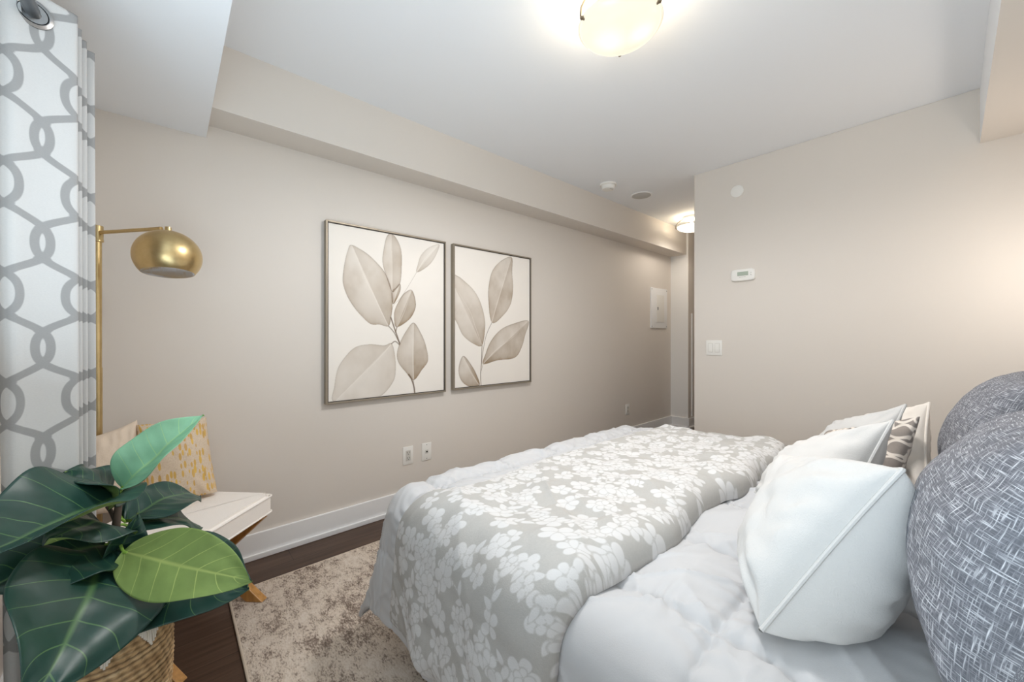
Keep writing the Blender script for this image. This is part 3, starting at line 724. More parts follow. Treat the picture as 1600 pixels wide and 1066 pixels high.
r = empty('smoke_detector', (-1.890, 2.740, ZC), 'white round smoke detector on the ceiling beside the soffit', 'smoke detector')
MB().lathe([(0.068, 0), (0.068, -0.012), (0.062, -0.016)], 40).build('base', M_plastic, r)
MB().lathe([(0.055, -0.015), (0.055, -0.034), (0.048, -0.044), (0.030, -0.047), (0, -0.047)], 40).build('sensor_body', M_plastic, r)
MB().box((0.028, -0.02, -0.048), (0.036, 0.02, -0.0455), 0.001, 1).build('vent', plain('vent_grey', (196, 196, 194), 0.5), r)
r = empty('ceiling_speaker', (-1.838, 3.176, ZC), 'flush round grey speaker grille on the ceiling near the hall', 'speaker')
MB().lathe([(0.092, 0), (0.092, -0.004), (0.084, -0.006)], 48).build('ring', M_trim, r)
MB().lathe([(0.085, -0.004), (0.080, -0.0065), (0, -0.0075)], 48).build('grille', plain('speaker_grille', (196, 195, 192), 0.7), r)

def glow(name, strength, c1):
    n = NT(name); n.set(Base_Color=(0.9, 0.86, 0.78, 1), Roughness=0.35)
    n.b.inputs['Emission Color'].default_value = (*c1, 1); n.b.inputs['Emission Strength'].default_value = strength
    return n.m
def alabaster():
    n = NT('frosted_glass_lit'); n.set(Roughness=0.3, Base_Color=(0.25, 0.24, 0.22, 1))
    # swirled glass lit from within: bulb glow strongest over the two bulbs
    v = n.coord('Object'); sep = n.n('ShaderNodeSeparateXYZ'); n.l(v, sep.inputs[0])
    nz = n.noise(n.coord('Object', (5, 9, 3)), 1.4, 3, 0.6)
    def spot(cx, cy, r0):
        dx = n.math('SUBTRACT', sep.outputs[0], cx); dy = n.math('SUBTRACT', sep.outputs[1], cy)
        d = n.math('SQRT', n.math('ADD', n.math('MULTIPLY', dx, dx), n.math('MULTIPLY', dy, dy)))
        m = n.n('ShaderNodeMapRange', interpolation_type='SMOOTHSTEP'); m.inputs['From Min'].default_value = r0; m.inputs['From Max'].default_value = 0.0
        n.l(d, m.inputs['Value']); return m.outputs['Result']
    hot = n.math('MAXIMUM', spot(-0.030, -0.020, 0.085), spot(0.06, 0.045, 0.07))
    n.l(n.math('ADD', n.math('MULTIPLY', hot, 0.16), n.math('MULTIPLY_ADD', nz, 0.12, 0.36)), n.b.inputs['Emission Strength'])
    n.b.inputs['Emission Color'].default_value = (1.0, 0.90, 0.70, 1)
    return n.m
M_glassrim = plain('clear_glass_rim', (244, 236, 220), 0.15, Emission_Color=(1, 0.9, 0.72, 1), Emission_Strength=0.12)
def ceiling_light(x, y, rz, label, mat, watts, color, drop=0.128, up=0.05):
    r = empty('ceiling_light', (x, y, ZC), label, 'light', 'flush mount ceiling lights')
    MB().lathe([(0.085, 0), (0.085, -0.022), (0.07, -0.030), (0.02, -0.032), (0.012, -0.06), (0, -0.06)], 40).build('pan', M_trim, r)
    prof = [(0.143 * math.sin(a), -drop - 0.052 * math.cos(a)) for a in np.linspace(0, math.pi / 2, 16)]
    bowl = MB(); pi_ = [(p[0] * 0.965, p[1] + 0.005) for p in reversed(prof)]
    bowl.lathe(prof + pi_, 64).build('glass_bowl', mat, r)
    MB().lathe([(0.141, -drop), (0.148, -drop - 0.002), (0.150, -drop + 0.001), (0.148, -drop + 0.004), (0.141, -drop + 0.004), (0.139, -drop + 0.002), (0.141, -drop)], 64).build('rim', M_glassrim, r)
    for k in range(3):
        a = rz + k * 2 * math.pi / 3; ca, sa = math.cos(a), math.sin(a)
        MB().tube([(q_ * ca, q_ * sa, z_) for q_, z_ in ((0.08, -0.012), (0.13, -0.045), (0.153, -drop + 0.03), (0.1545, -drop + 0.002), (0.150, -drop - 0.006), (0.140, -drop - 0.007))], 0.0042, 8).lathe([(0, -0.007), (0.006, -0.004), (0.0075, 0), (0.006, 0.004), (0, 0.007)], 14, Matrix.Translation((0.150 * ca, 0.150 * sa, -drop - 0.004))).build('clip', plain('clip_nickel', (140, 128, 110), 0.35, 1.0), r)
    spot('lamp_bulb', (x, y, ZC - drop - 0.075), watts, color, 0.10)
    point('lamp_uplight', (x, y, ZC - drop + 0.035), watts * up, (1.0, 0.88, 0.7), 0.03)
    return r
ceiling_light(-0.803, 1.237, math.radians(243), 'lit frosted glass ceiling light with metal clips above the bed', alabaster(), 34.0, (1.0, 0.98, 0.97))
ceiling_light(-1.815, 4.14, math.radians(200), 'lit white ceiling light in the hall past the far wall corner', glow('white_glass_lit', 0.8, (1, 0.96, 0.88)), 5.2, (1.0, 0.91, 0.80), 0.105, 0.2)
# ---------------------------------------------------------------- curtain
def curtain():
    path = catmull([(-1.354, -0.282), (-1.342, -0.268), (-1.341, -0.250), (-1.360, -0.222), (-1.378, -0.190), (-1.392, -0.166), (-1.402, -0.168), (-1.408, -0.200), (-1.416, -0.268), (-1.426, -0.272), (-1.438, -0.215), (-1.448, -0.168), (-1.457, -0.168),
                    (-1.462, -0.200), (-1.470, -0.268), (-1.478, -0.270), (-1.490, -0.215), (-1.498, -0.165), (-1.507, -0.165), (-1.512, -0.200), (-1.520, -0.266), (-1.528, -0.268), (-1.535, -0.215), (-1.542, -0.158), (-1.552, -0.160), (-1.558, -0.250)], 12)
    s = np.concatenate([[0], np.cumsum(np.hypot(*np.diff(path, axis=0).T))])
    ns = 420; ss = np.linspace(0, s[-1], ns); px = np.interp(ss, s, path[:, 0]); py = np.interp(ss, s, path[:, 1])
    nz = 300; zs = np.linspace(0.03, 1.872, nz)
    SS, Z = np.meshgrid(ss, zs, indexing='ij')
    low = (1.9 - Z) / 1.9
    X = np.repeat(px[:, None], nz, 1); Y = np.repeat(py[:, None], nz, 1)
    X = X + 0.004 * low * np.sin(SS * 21) + 0.004 * vnoise(SS * 9, Z * 3, 3)
    Y = Y + 0.016 * low * np.clip((0.05 - SS) / 0.05, 0, 1) + 0.004 * low
    V = np.stack([X, Y, Z], -1).reshape(-1, 3)
    # trellis of interlaced bands
    c, p, wl, ws, hw = 0.060, 0.238, 0.024, 0.0125, 0.0078
    Xs = SS - 0.080; A = (c + wl + ws) / 2; d = np.full(SS.shape, 1.0); zz = Z - 1.551
    for k in range(-2, 16):
        base = 2 * c * k
        K = 1.32; c0 = np.cos(2 * np.pi * zz / p); ph = np.sin(K * c0) / np.sin(K); dp = 2 * np.pi / p * np.sin(2 * np.pi * zz / p) * A * np.cos(K * c0) * K / np.sin(K)
        xa = base + (c + wl - ws) / 2 - A * ph; xb = base + 2 * c - (c + wl - ws) / 2 + A * ph
        for xs in (xa, xb): d = np.minimum(d, np.abs(Xs - xs) / np.sqrt(1 + dp * dp) - hw)
    root = empty('curtain', (-1.4, -0.22, 0.03), 'white curtain with grey interlaced trellis print beside the window', 'curtain')
    n = NT('trellis_curtain'); a = n.attr('pattern'); f = n.n('ShaderNodeMapRange'); f.inputs['From Min'].default_value = -0.001; f.inputs['From Max'].default_value = 0.001
    n.l(a, f.inputs['Value']); thread = n.noise(n.coord('Object', (260, 260, 900)), 1.0, 2, 0.6)
    cc = n.mixc(f.outputs['Result'], lin((172, 172, 172)), lin((221, 221, 220)))
    cc = n.mixc(0.10, cc, n.ramp(thread, [(0.3, (0.5, 0.5, 0.5)), (0.7, (1, 1, 1))]).outputs['Color'], 'MULTIPLY')
    n.l(cc, n.b.inputs['Base Color']); n.set(Roughness=0.9, Specular_IOR_Level=0.1); n.bump(thread, 0.15, 0.001)
    tr = n.n('ShaderNodeBsdfTranslucent'); n.l(cc, tr.inputs['Color']); ms = n.n('ShaderNodeMixShader', i_0=0.22)
    out = n.t.nodes['Material Output']; n.l(n.b.outputs[0], ms.inputs[1]); n.l(tr.outputs[0], ms.inputs[2]); n.l(ms.outputs[0], out.inputs['Surface'])
    o = mkmesh('panel', V - np.array((-1.4, -0.22, 0.03)), grid_faces(ns, nz), n.m, root); fattr(o, 'pattern', d)
    md = o.modifiers.new('thickness', 'SOLIDIFY'); md.thickness = 0.002
    # grommets where the rod passes
    for gx_, gy_, ang in ((-1.3575, -0.226, 114), (-1.412, -0.226, 97), (-1.435, -0.226, 80), (-1.4665, -0.226, 97), (-1.487, -0.226, 82), (-1.516, -0.226, 97), (-1.5335, -0.226, 83)):
        gm = MB(); Mx = Matrix.Translation((gx_ + 1.4, gy_ + 0.22, 1.822 - 0.03)) @ Matrix.Rotation(math.radians(ang), 4, 'Z') @ Matrix.Rotation(math.radians(-90), 4, 'X')
        gm.lathe([(0.0215, -0.004), (0.0215, 0.004), (0.0245, 0.006), (0.029, 0.005), (0.0315, 0.002), (0.031, -0.003), (0.0245, -0.005), (0.0215, -0.004)], 36, Mx).build('grommet', M_metal, root)
curtain()
rod = empty('curtain_rod', (-1.0, -0.226, 1.822), 'grey metal rod threaded through the curtain grommets', 'curtain rod')
MB().tube([(-0.72, 0, 0), (1.36, 0, 0)], 0.0125, 16).build('rod', plain('rod_grey', (120, 124, 128), 0.35, 0.9), rod)
for xx in (-0.70, 1.34):
    MB().tube([(xx, 0, -0.014), (xx, -0.13, -0.014)], 0.006, 10).box((xx - 0.015, -0.132, -0.05), (xx + 0.015, -0.126, 0.02)).build('bracket', M_metal, rod)
    MB().lathe([(0, -0.02), (0.016, -0.012), (0.019, 0), (0.016, 0.012), (0, 0.02)], 20, Matrix.Translation((xx + (-0.03 if xx < 0 else 0.03), 0, 0)) @ Matrix.Rotation(math.radians(90), 4, 'Y')).build('finial', M_metal, rod)

# ---------------------------------------------------------------- floor lamp
def brass():
    n = NT('brushed_brass'); v = n.coord('Object'); nz = n.noise(v, 30, 4, 0.7)
    n.l(n.mixc(nz, lin((196, 168, 116)), lin((222, 200, 152))), n.b.inputs['Base Color']); n.set(Metallic=1.0)
    n.l(n.math('MULTIPLY_ADD', nz, 0.18, 0.24), n.b.inputs['Roughness']); return n.m
M_brass = brass()
lp = (-2.178, -0.205); lz = 1.506
lamp = empty('floor_lamp', (lp[0], lp[1], 0), 'brass floor lamp with dome shade in the corner by the curtain', 'lamp')
tip = (-1.950, -0.019, 1.505); arm = Vector((tip[0] - lp[0], tip[1] - lp[1], 0)); ad = arm.normalized()
MB().lathe([(0.0, 0.0), (0.102, 0.0), (0.105, 0.006), (0.100, 0.016), (0.020, 0.020), (0.0, 0.020)], 48).build('base', M_brass, lamp)
MB().tube([(0, 0, 0.018), (0, 0, 0.98)], 0.0148, 20).build('pole', M_brass, lamp)
MB().tube([(0, 0, 0.98), (0, 0, 1.483)], 0.0132, 20).build('pole', M_brass, lamp)
MB().lathe([(0.0, 1.527), (0.0165, 1.527), (0.0175, 1.524), (0.0175, 1.474), (0.0185, 1.472), (0.0185, 1.466), (0.014, 1.464)], 28).build('collar', M_brass, lamp)
za = 1.500
MB().tube([tuple(-ad * 0.040 + Vector((0, 0, za))), tuple(Vector((arm.x, arm.y, za + 0.003)))], 0.0068, 14).build('arm', M_brass, lamp)
MB().tube([tuple(-ad * 0.041 + Vector((0, 0, za))), tuple(-ad * 0.028 + Vector((0, 0, za)))], 0.0090, 14).build('arm_end', M_brass, lamp)
# dome shade, a flattened globe cut off below, hung tilted from the arm tip
sc = Vector((arm.x, arm.y, za)) + Vector((ad.x * 0.030 - 0.010, ad.y * 0.030, -0.101))
Rs, Hs = 0.101, 0.097
axis_dir = Vector((0.6627, 0.7489, 0))            # tilt the mouth a little
tilt = Matrix.Rotation(math.radians(-8), 4, 'Y')
prof = [(Rs * math.sin(a), Hs * math.cos(a)) for a in np.linspace(0.0, math.radians(130), 34)]
Ms = Matrix.Translation(sc) @ tilt
shd = MB().lathe(prof, 56, Ms).build('shade', M_brass, lamp)
MB().lathe([(r_ * 0.982, z_ * 0.982 if i < len(prof) - 1 else z_) for i, (r_, z_) in enumerate(prof)] , 56, Ms).build('shade_lining', plain('shade_lining_white', (240, 240, 244), 0.6), shd)
MB().lathe([(0.0, Hs + 0.016), (0.010, Hs + 0.016), (0.010, Hs - 0.003), (0.0, Hs - 0.003)], 20, Ms).build('shade_knuckle', M_brass, shd)
MB().lathe([(0, -0.035), (0.018, -0.028), (0.026, -0.010), (0.022, 0.012), (0.013, 0.035), (0.013, 0.074), (0, 0.074)], 24, Ms).build('bulb', plain('bulb_white', (238, 238, 236), 0.3), shd)

# ---------------------------------------------------------------- stool with crossed legs
M_wood = None
def oak():
    n = NT('honey_oak'); g = n.noise(n.coord('Object', (60, 60, 5)), 1.0, 4, 0.6)
    c = n.ramp(g, [(0.3, lin((168, 118, 58))), (0.7, lin((206, 152, 84)))]); n.l(c.outputs['Color'], n.b.inputs['Base Color']); n.set(Roughness=0.4); return n.m
M_wood = oak()
e_ = Vector((0.7071, -0.7071, 0)); n_ = Vector((0.7071, 0.7071, 0))
A = Vector((-1.952, 0.342, 0)); SWn, SWe, SZ0, SZ1 = 0.42, 0.50, 0.338, 0.425
cst = A - n_ * SWn / 2 + e_ * SWe / 2
stool = empty('stool', (cst.x, cst.y, 0), 'white upholstered stool with crossed honey oak legs beside the plant', 'stool')
RotS = Matrix.Rotation(math.radians(-45), 4, 'Z')   # local x = e (along the long edge), local y = n
def cushion_block(hx, hy, z0, z1, r):
    bm = bmesh.new(); bmesh.ops.create_cube(bm, size=1)
    for v in bm.verts: v.co = Vector((v.co.x * 2 * hx, v.co.y * 2 * hy, z0 + (v.co.z + 0.5) * (z1 - z0)))
    bmesh.ops.bevel(bm, geom=[e for e in bm.edges if abs((e.verts[0].co - e.verts[1].co).z) > 0.01], offset=0.018, segments=4, affect='EDGES')
    bmesh.ops.bevel(bm, geom=[e for e in bm.edges if abs((e.verts[0].co - e.verts[1].co).z) < 1e-4 and len(e.link_faces) == 2 and any(abs(f.normal.z) > 0.9 for f in e.link_faces)], offset=r, segments=3, affect='EDGES')
    bm.transform(RotS); return bm
M_seat = plain('ivory_linen', (248, 242, 236), 0.85, bump=0.3, bscale=380, spec=0.15)
bm = cushion_block(SWe / 2, SWn / 2, SZ0, SZ1, 0.012)
top = [f for f in bm.faces if f.normal.z > 0.95 and f.calc_area() > 0.05]
bmesh.ops.subdivide_edges(bm, edges=[], cuts=1)
me = bpy.data.meshes.new('seat_cushion'); bm.to_mesh(me); bm.free(); me.materials.append(M_seat)
me.polygons.foreach_set('use_smooth', [True] * len(me.polygons))
so = bpy.data.objects.new('seat_cushion', me); COL.objects.link(so); so.parent = stool; smooth_angle(so, 40)
def rrect(hx, hy, r, z):
    out = []
    for (sx_, sy_, a0) in ((1, 1, 0), (-1, 1, 90), (-1, -1, 180), (1, -1, 270)):
        for k in range(6):
            a = math.radians(a0 + k * 18); out.append(RotS @ Vector((sx_ * (hx - r) + r * math.cos(a), sy_ * (hy - r) + r * math.sin(a), z)))
    out.append(out[0]); return [v[:] for v in out]
for zz in (SZ1 - 0.012, SZ0 + 0.008):
    MB().tube(rrect(SWe / 2, SWn / 2, 0.018, zz), 0.0036, 8, cap=False).build('piping', M_seat, stool)
for i, ex in enumerate((-0.185, 0.185)):
    for sgn in (1, -1):
        w2, t2 = 0.024, 0.016; xx = ex + sgn * t2 * 1.02
        p0 = Vector((xx, -sgn * 0.175, SZ0)); p1 = Vector((xx, sgn * 0.195, 0.0105 if sgn > 0 and ex < 0 else 0.001))
        d = (p1 - p0).normalized(); wv = Vector((1, 0, 0)); hv = d.cross(wv).normalized()
        # vertical cut feet: keep ends horizontal
        V = []
        for p in (p0, p1):
            for a_, b2 in ((-1, -1), (1, -1), (1, 1), (-1, 1)): V.append(p + wv * a_ * t2 + Vector((0, 1, 0)) * b2 * w2 / abs(d.z))
        mb = MB().add([(RotS @ v)[:] for v in V], [(3, 2, 1, 0), (4, 5, 6, 7), (0, 1, 5, 4), (1, 2, 6, 5), (2, 3, 7, 6), (3, 0, 4, 7)])
        o = mb.build('leg', M_wood, stool, smooth=False)
        bv = o.modifiers.new('soft_edges', 'BEVEL'); bv.width = 0.003; bv.segments = 2
MB().tube([(RotS @ Vector((-0.20, 0.008, 0.17)))[:], (RotS @ Vector((0.20, 0.008, 0.17)))[:]], 0.011, 14).build('stretcher', M_wood, stool)

def gold_mat():
    n = NT('gold_leaf_linen'); v = n.coord('Object', (1, 1, 1))
    uvw = n.n('ShaderNodeAttribute'); uvw.attribute_name = 'weave'
    mp = n.n('ShaderNodeMapping'); mp.inputs['Scale'].default_value = (92, 26, 1); n.l(uvw.outputs['Vector'], mp.inputs['Vector'])
    vo = n.n('ShaderNodeTexVoronoi'); vo.inputs['Scale'].default_value = 1.0; vo.inputs['Randomness'].default_value = 0.65; n.l(mp.outputs['Vector'], vo.inputs['Vector'])
    f = n.n('ShaderNodeMapRange'); f.inputs['From Min'].default_value = 0.42; f.inputs['From Max'].default_value = 0.46; n.l(vo.outputs['Distance'], f.inputs['Value'])
    sepc = n.n('ShaderNodeSeparateColor'); n.l(vo.outputs['Color'], sepc.inputs[0])
    keep = n.math('GREATER_THAN', sepc.outputs[0], 0.12); inv = n.math('MULTIPLY', n.math('SUBTRACT', 1.0, f.outputs['Result']), keep)
    base = n.ramp(n.noise(v, 240, 3, 0.7), [(0.3, lin((205, 184, 160))), (0.7, lin((224, 206, 184)))]).outputs['Color']
    gold = n.mixc(sepc.outputs[1], lin((206, 168, 108)), lin((228, 190, 100)))
    n.l(n.mixc(inv, base, gold), n.b.inputs['Base Color']); n.set(Roughness=0.7, Specular_IOR_Level=0.3)
    n.l(n.math('MULTIPLY', inv, 0.35), n.b.inputs['Metallic']); n.bump(n.noise(v, 420, 2), 0.3, 0.001); return n.m
def pxcorners(*c): return list(c)
zs_ = SZ1 + 0.004
gold = pillow('cushion', [(-2.070, -0.076, 0.436), (-2.156, -0.097, 0.748), (-2.160, 0.124, 0.748), (-2.077, 0.158, 0.428)], gold_mat(), 0.085,
       'tan cushion with gold fleck print on the white stool', 'cushion', 'cushions on the stool', seed=51, floor_z=zs_, wr=0.9, pinch=0.04, expo=0.36)
pillow('cushion', [(-2.091, -0.250, 0.445), (-2.106, -0.252, 0.719), (-2.166, -0.094, 0.766), (-2.102, -0.051, 0.415)], plain('oatmeal_linen', (224, 208, 190), 0.9, bump=0.4, bscale=300, spec=0.1), 0.06,
       'plain oatmeal cushion on the white stool, half behind the curtain', 'cushion', 'cushions on the stool', seed=57, floor_z=zs_, wr=1.1, pinch=0.05)

# ---------------------------------------------------------------- basket and plant
bc = Vector((-1.258, -0.098, 0)); BH = 0.480
basket = empty('planter_basket', bc[:], 'woven seagrass basket with white yarn fringe holding the plant', 'basket')
NB, NZ = 160, 150
prof = catmull([(0.064, 0.0), (0.074, 0.03), (0.090, 0.16), (0.103, 0.29), (0.105, 0.38), (0.098, BH)], 25)
pi2 = np.interp(np.linspace(0, 1, NZ), np.linspace(0, 1, len(prof)), prof[:, 0]); pz = np.interp(np.linspace(0, 1, NZ), np.linspace(0, 1, len(prof)), prof[:, 1])
th_ = np.linspace(0, 2 * math.pi, NB, endpoint=False)
Zb, Tb = np.meshgrid(pz, th_, indexing='ij'); Rb = np.repeat(pi2[:, None], NB, 1)
row = Zb / 0.0125 + 0.02 * np.sin(Tb * 3); strand = np.abs(np.sin(math.pi * row)); tw = np.sin(Tb * 34 + np.floor(row) * 1.3 + (row % 1) * 2.5)
Rd = Rb + 0.0045 * strand ** 0.6 * (0.75 + 0.25 * tw) + 0.0012 * vnoise(Tb * 20, row, 4)
V = np.stack([Rd * np.cos(Tb), Rd * np.sin(Tb), Zb + 0.001], -1).reshape(-1, 3); F = grid_faces(NZ, NB, wrap=True)
n0 = len(V); Vi = np.stack([(Rb - 0.008) * np.cos(Tb), (Rb - 0.008) * np.sin(Tb), Zb + 0.001], -1).reshape(-1, 3)
F += grid_faces(NZ, NB, n0, flip=True, wrap=True); F += [((NZ - 1) * NB + j, (NZ - 1) * NB + (j + 1) % NB, n0 + (NZ - 1) * NB + (j + 1) % NB, n0 + (NZ - 1) * NB + j) for j in range(NB)]
F.append(tuple(range(NB)))
def straw():
    n = NT('seagrass'); a = n.attr('strand'); nz = n.noise(n.coord('Object', (30, 30, 90)), 1.0, 3, 0.7)
    c = n.ramp(nz, [(0.25, lin((168, 132, 90))), (0.5, lin((208, 174, 128))), (0.75, lin((232, 206, 164)))])
    n.l(n.mixc(a, lin((84, 60, 38)), c.outputs['Color']), n.b.inputs['Base Color']); n.set(Roughness=0.8); return n.m
o = mkmesh('basket_body', np.concatenate([V, Vi]), F, straw(), basket)
fattr(o, 'strand', np.concatenate([np.clip(strand * 1.8 * (0.7 + 0.3 * tw), 0, 1).ravel(), np.full(NB * NZ, 0.4)]))
M_yarn = plain('white_yarn', (236, 230, 220), 0.9)
rim = MB()
for k in range(130):
    a = 2 * math.pi * k / 130; r_ = 0.096
    rim.tube([(r_ * math.cos(a) * 1.055, r_ * math.sin(a) * 1.055, BH - 0.014), (r_ * math.cos(a) * 1.07, r_ * math.sin(a) * 1.07, BH + 0.001), (r_ * math.cos(a) * 0.98, r_ * math.sin(a) * 0.98, BH + 0.009), (r_ * math.cos(a) * 0.90, r_ * math.sin(a) * 0.90, BH + 0.001)], 0.0030, 5)
rim.build('rim_wrap', M_yarn, basket)
for q_ in range(9):
    frg = MB()
    for k in range(17):
        u = (k - 8) / 8.5; a = 2 * math.pi * q_ / 9 + u * 0.26
        L = 0.016 + 0.046 * max(0, 1 - abs(u))
        pts = []
        for i in range(6):
            z_ = BH - L * i / 5; rr = np.interp(z_, pz, pi2) + 0.0075 + 0.0008 * math.sin(k * 2.1)
            if i == 0: rr = 0.1045
            aa = a + 0.004 * math.sin(k * 1.7 + i); pts.append((rr * math.cos(aa), rr * math.sin(aa), z_))
        frg.tube(pts, 0.0021, 5)
    frg.build('yarn_tassel', M_yarn, basket)

plant = empty('potted_plant', (bc.x, bc.y, 0.02), 'leafy green fig plant with broad glossy leaves in the woven basket', 'plant')
OFF = Vector((bc.x, bc.y, 0.02))
soil = []; Fs = []
rs = np.linspace(0, 0.086, 14); ts = np.linspace(0, 2 * math.pi, 40, endpoint=False)
Rr, Tt = np.meshgrid(rs, ts, indexing='ij'); Zs = 0.425 + 0.010 * fbm(Rr * np.cos(Tt) * 60, Rr * np.sin(Tt) * 60, 6, 3)
V = np.stack([Rr * np.cos(Tt), Rr * np.sin(Tt), Zs], -1).reshape(-1, 3)
n = NT('coir_soil'); nz = n.noise(n.coord(), 160, 4, 0.7); n.l(n.ramp(nz, [(0.3, lin((40, 28, 20))), (0.7, lin((92, 66, 46)))]).outputs['Color'], n.b.inputs['Base Color']); n.bump(nz, 0.8, 0.004)
MB().add(V, grid_faces(14, 40, wrap=True)).lathe([(0.054, -0.018), (0.078, 0.13), (0.089, 0.30), (0.088, 0.42), (0.086, 0.425)], 40).build('soil', n.m, plant)
rnd = random.Random(5); fib = MB()
for k in range(90):
    a = rnd.uniform(0, 6.28); r_ = rnd.uniform(0, 0.075); q = [rnd.uniform(0, 6.28)]
    p = Vector((r_ * math.cos(a), r_ * math.sin(a), 0.433)); pts = []
    ang = rnd.uniform(0, 6.28)
    for i in range(5):
        pts.append(p[:]); ang += rnd.uniform(-0.7, 0.7); p = p + Vector((math.cos(ang) * 0.010, math.sin(ang) * 0.010, rnd.uniform(-0.003, 0.005)))
        if math.hypot(p.x, p.y) > 0.082: break
    if len(pts) > 1: fib.tube(pts, 0.0008, 4)
fo = fib.build('coir_fibres', plain('coir', (132, 96, 62), 0.9), plant); fo['kind'] = 'stuff'
M_bark = plain('bark', (96, 82, 72), 0.8, bump=0.6, bscale=90)
def loc(p): return tuple(Vector(p) - OFF)
st = [(-1.275, -0.092, 0.44), (-1.290, -0.090, 0.49), (-1.347, -0.097, 0.596), (-1.351, -0.094, 0.656), (-1.354, -0.089, 0.708)]
MB().tube([loc(p) for p in catmull(st, 8)], [0.011 - 0.0045 * i / 32 for i in range(33)], 12).build('stem', M_bark, plant)
MB().tube([loc(p) for p in catmull([(-1.352, -0.097, 0.649), (-1.368, -0.105, 0.669), (-1.389, -0.113, 0.677)], 5)], 0.0045, 8).build('stem', M_bark, plant)
def leaf_mat(name, top, vein, rough=0.38, spec=0.5):
    n = NT(name); a = n.n('ShaderNodeAttribute'); a.attribute_name = 'leafuv'; sp = n.n('ShaderNodeSeparateXYZ'); n.l(a.outputs['Vector'], sp.inputs[0])
    U, Vv = sp.outputs[0], sp.outputs[1]; k = n.math('ABSOLUTE', Vv)
    ph = n.math('SUBTRACT', n.math('MULTIPLY', U, 7.0), n.math('ADD', n.math('MULTIPLY', k, 1.2), n.math('MULTIPLY', Vv, 0.25)))
    fr_ = n.math('ABSOLUTE', n.math('SUBTRACT', n.math('FRACT', n.math('ADD', ph, 0.5)), 0.5))
    lat = n.math('MULTIPLY', n.math('SUBTRACT', fr_, n.math('MULTIPLY_ADD', k, -0.022, 0.030)), 6.0)
    midr = n.math('SUBTRACT', k, n.math('MULTIPLY_ADD', U, -0.020, 0.030))
    f = n.n('ShaderNodeMapRange'); f.inputs['From Min'].default_value = -0.012; f.inputs['From Max'].default_value = 0.05; n.l(n.math('MINIMUM', midr, lat), f.inputs['Value'])
    nz = n.noise(n.coord(), 14, 4, 0.6); T = lin(top)
    b2 = n.mixc(nz, tuple(v * 0.75 for v in T), tuple(min(1, v * 1.25) for v in T))
    n.l(n.mixc(f.outputs['Result'], n.mixc(0.35, lin(vein), T), b2), n.b.inputs['Base Color']); n.set(Roughness=rough, Specular_IOR_Level=spec)
    n.bump(n.math('ADD', n.math('MULTIPLY', f.outputs['Result'], 0.5), n.noise(n.coord(), 60, 3)), 0.14, 0.002); return n.m
M_lt = leaf_mat('leaf_top', (30, 66, 58), (96, 134, 82), 0.40, 0.6); M_lb = leaf_mat('leaf_underside', (128, 152, 86), (180, 196, 116), 0.5, 0.35)
M_yt = leaf_mat('young_leaf_top', (140, 196, 160), (176, 216, 150), 0.36, 0.5); M_yb = leaf_mat('young_leaf_underside', (112, 160, 62), (160, 200, 90), 0.45)
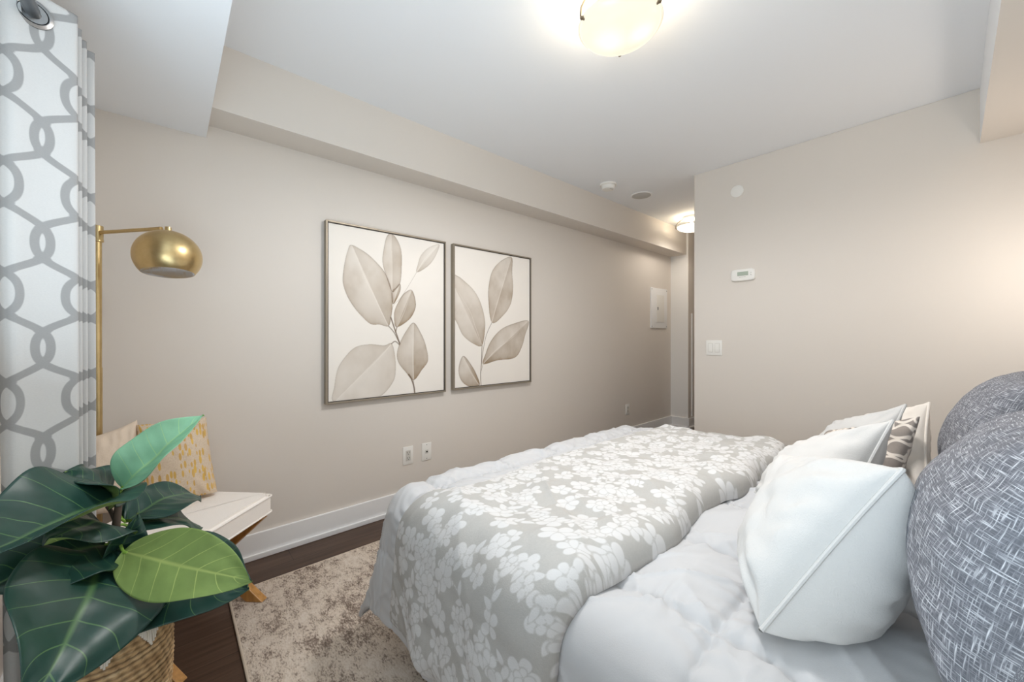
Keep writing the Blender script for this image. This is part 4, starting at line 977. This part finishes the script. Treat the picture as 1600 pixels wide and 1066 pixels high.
def leaf(base, tip, up, width, arch=0.05, fold=0.25, wave=0.010, mats=None, shape=0.85, seed=0, twist=0.0, bend=None, petiole=None, curl=0.0):
    b0, t0, upv = np.array(base, float), np.array(tip, float), np.array(up, float)
    L = np.linalg.norm(t0 - b0); d = (t0 - b0) / L; upv = upv - d * (upv @ d); upv /= np.linalg.norm(upv); side = np.cross(d, upv)
    nu, nv = 56, 37
    u = np.linspace(0, 1, nu); v = np.linspace(-1, 1, nv); U, Vv = np.meshgrid(u, v, indexing='ij')
    wu = np.sin(np.pi * U ** shape) ** 0.75 * (1 - 0.25 * U ** 6); wu = np.clip(wu, 0.004, None) * width / 2
    mid = b0 + U[..., None] * (t0 - b0) + upv * (arch * 4 * U * (1 - U))[..., None]
    if bend is not None: mid = mid + side * (bend * 4 * U * (1 - U))[..., None]
    tw = twist * (U - 0.3)
    off_s = Vv * wu; k = np.abs(Vv)
    off_n = fold * wu * k - curl * wu * k ** 3 * 1.2 + wave * np.sin(U * 11 + np.sign(Vv) * 1.3 + seed) * k ** 2 + wave * 0.5 * vnoise(U * 5, Vv * 2, seed)
    # gentle quilting between the side veins
    ph = (U * 7 - k * 1.2 - Vv * 0.25); off_n = off_n + 0.0022 * np.cos(2 * np.pi * ph) * k * (1 - k)
    cs, sn = np.cos(tw), np.sin(tw)
    P = mid + side * (off_s * cs - off_n * sn)[..., None] + upv * (off_s * sn + off_n * cs)[..., None]
    du = np.gradient(P, axis=0); dv = np.gradient(P, axis=1); nm = np.cross(du, dv); nm /= np.linalg.norm(nm, axis=-1, keepdims=True) + 1e-12
    if (nm[nu // 2, nv // 2] @ upv) < 0: nm = -nm
    top = P; bot = P - nm * 0.0016
    mt, mb_ = mats or (M_lt, M_lb)
    V = np.concatenate([top.reshape(-1, 3), bot.reshape(-1, 3)]) - np.array(OFF)
    g0 = grid_faces(nu, nv); g1 = grid_faces(nu, nv, nu * nv, flip=True); n0 = nu * nv
    ring = [i * nv for i in range(nu)] + [(nu - 1) * nv + j for j in range(1, nv)] + [i * nv + nv - 1 for i in range(nu - 2, -1, -1)] + [j for j in range(nv - 2, 0, -1)]
    rf = [(ring[i], ring[(i + 1) % len(ring)], n0 + ring[(i + 1) % len(ring)], n0 + ring[i]) for i in range(len(ring))]
    o = mkmesh('leaf', V, g0 + g1 + rf, [mt, mb_], plant)
    mi = [0] * len(g0) + [1] * len(g1) + [0] * len(rf); o.data.polygons.foreach_set('material_index', mi)
    la = o.data.attributes.new('leafuv', 'FLOAT_VECTOR', 'POINT'); q = np.stack([U.ravel(), Vv.ravel(), U.ravel() * 0], -1); la.data.foreach_set('vector', np.concatenate([q, q]).astype(np.float32).ravel())
    bm = bmesh.new(); bm.from_mesh(o.data); bmesh.ops.recalc_face_normals(bm, faces=bm.faces); bm.to_mesh(o.data); bm.free()
    if petiole is not None:
        MB().tube([loc(p) for p in catmull([petiole, tuple((np.array(petiole) + b0) / 2 + np.array((0, 0, 0.006))), tuple(b0), tuple(b0 + (t0 - b0) * 0.03 + upv * arch * 0.1)], 5)], 0.0032, 8).build('petiole', M_yb, plant)
    return o
TOPS = (-1.354, -0.089, 0.704)
toC = (0.78, 0.20, 0.55)    # roughly towards the window side of the room
leaf((-1.351, -0.086, 0.726), (-1.353, 0.071, 0.887), (0.60, -0.45, 0.60), 0.120, 0.016, 0.70, 0.006, (M_yt, M_yb), 0.75, 1, petiole=TOPS, bend=0.012)
leaf((-1.344, -0.085, 0.722), (-1.047, -0.247, 0.739), (0.10, 0.30, 1.0), 0.190, -0.010, 0.75, 0.012, None, 0.80, 2, petiole=TOPS)
leaf((-1.367, -0.096, 0.683), (-1.321, -0.180, 0.791), (0.2, 0.3, 1.0), 0.150, 0.020, 0.20, 0.012, None, 0.85, 3, petiole=(-1.358, -0.093, 0.669))
leaf((-1.305, -0.116, 0.593), (-1.009, -0.174, 0.484), (0.50, 0.62, 0.75), 0.265, 0.030, 0.16, 0.014, None, 0.72, 4, petiole=(-1.347, -0.097, 0.596))
leaf((-1.271, -0.078, 0.602), (-1.001, 0.136, 0.572), (-0.75, 0.15, -0.62), 0.150, 0.012, -0.10, 0.006, None, 0.72, 5, petiole=(-1.347, -0.097, 0.611), bend=0.0)
leaf((-1.331, -0.070, 0.507), (-1.115, 0.144, 0.497), (0.62, 0.05, 0.78), 0.235, 0.012, 0.10, 0.010, None, 0.85, 6, petiole=(-1.347, -0.097, 0.588))
leaf((-1.366, -0.080, 0.638), (-1.487, 0.070, 0.623), (0.5, -0.2, 0.9), 0.160, 0.030, 0.15, 0.008, None, 0.90, 7, petiole=(-1.353, -0.095, 0.648))
leaf((-1.387, -0.088, 0.642), (-1.509, -0.015, 0.628), (0.2, 0.3, 1.0), 0.110, 0.030, 0.10, 0.008, None, 0.85, 8, petiole=(-1.353, -0.095, 0.653))
leaf((-1.362, -0.075, 0.627), (-1.461, 0.069, 0.533), (0.2, 0.3, 1.0), 0.150, 0.030, 0.10, 0.008, None, 0.90, 9, petiole=(-1.354, -0.096, 0.632))
leaf((-1.336, -0.107, 0.604), (-1.200, -0.269, 0.621), (0.3, 0.3, 0.9), 0.220, 0.020, 0.15, 0.010, None, 0.80, 10, petiole=(-1.347, -0.097, 0.611))
leaf((-1.365, -0.109, 0.624), (-1.206, -0.186, 0.684), (0.2, 0.4, 0.9), 0.170, 0.030, 0.10, 0.010, None, 0.80, 11, petiole=(-1.354, -0.096, 0.624))
leaf((-1.326, -0.110, 0.570), (-1.290, -0.054, 0.677), (0.9, 0.5, 0.15), 0.075, 0.015, 0.55, 0.006, None, 0.85, 12, petiole=(-1.347, -0.097, 0.565))
leaf((-1.200, -0.066, 0.454), (-1.169, -0.001, 0.503), (0.6, 0.5, 0.7), 0.050, 0.010, 0.45, 0.003, None, 0.85, 13, petiole=(-1.228, -0.082, 0.482))
leaf((-1.312, -0.110, 0.570), (-1.245, -0.064, 0.457), (0.6, 0.3, 0.6), 0.100, 0.020, 0.3, 0.010, None, 0.80, 14, petiole=(-1.347, -0.097, 0.568))
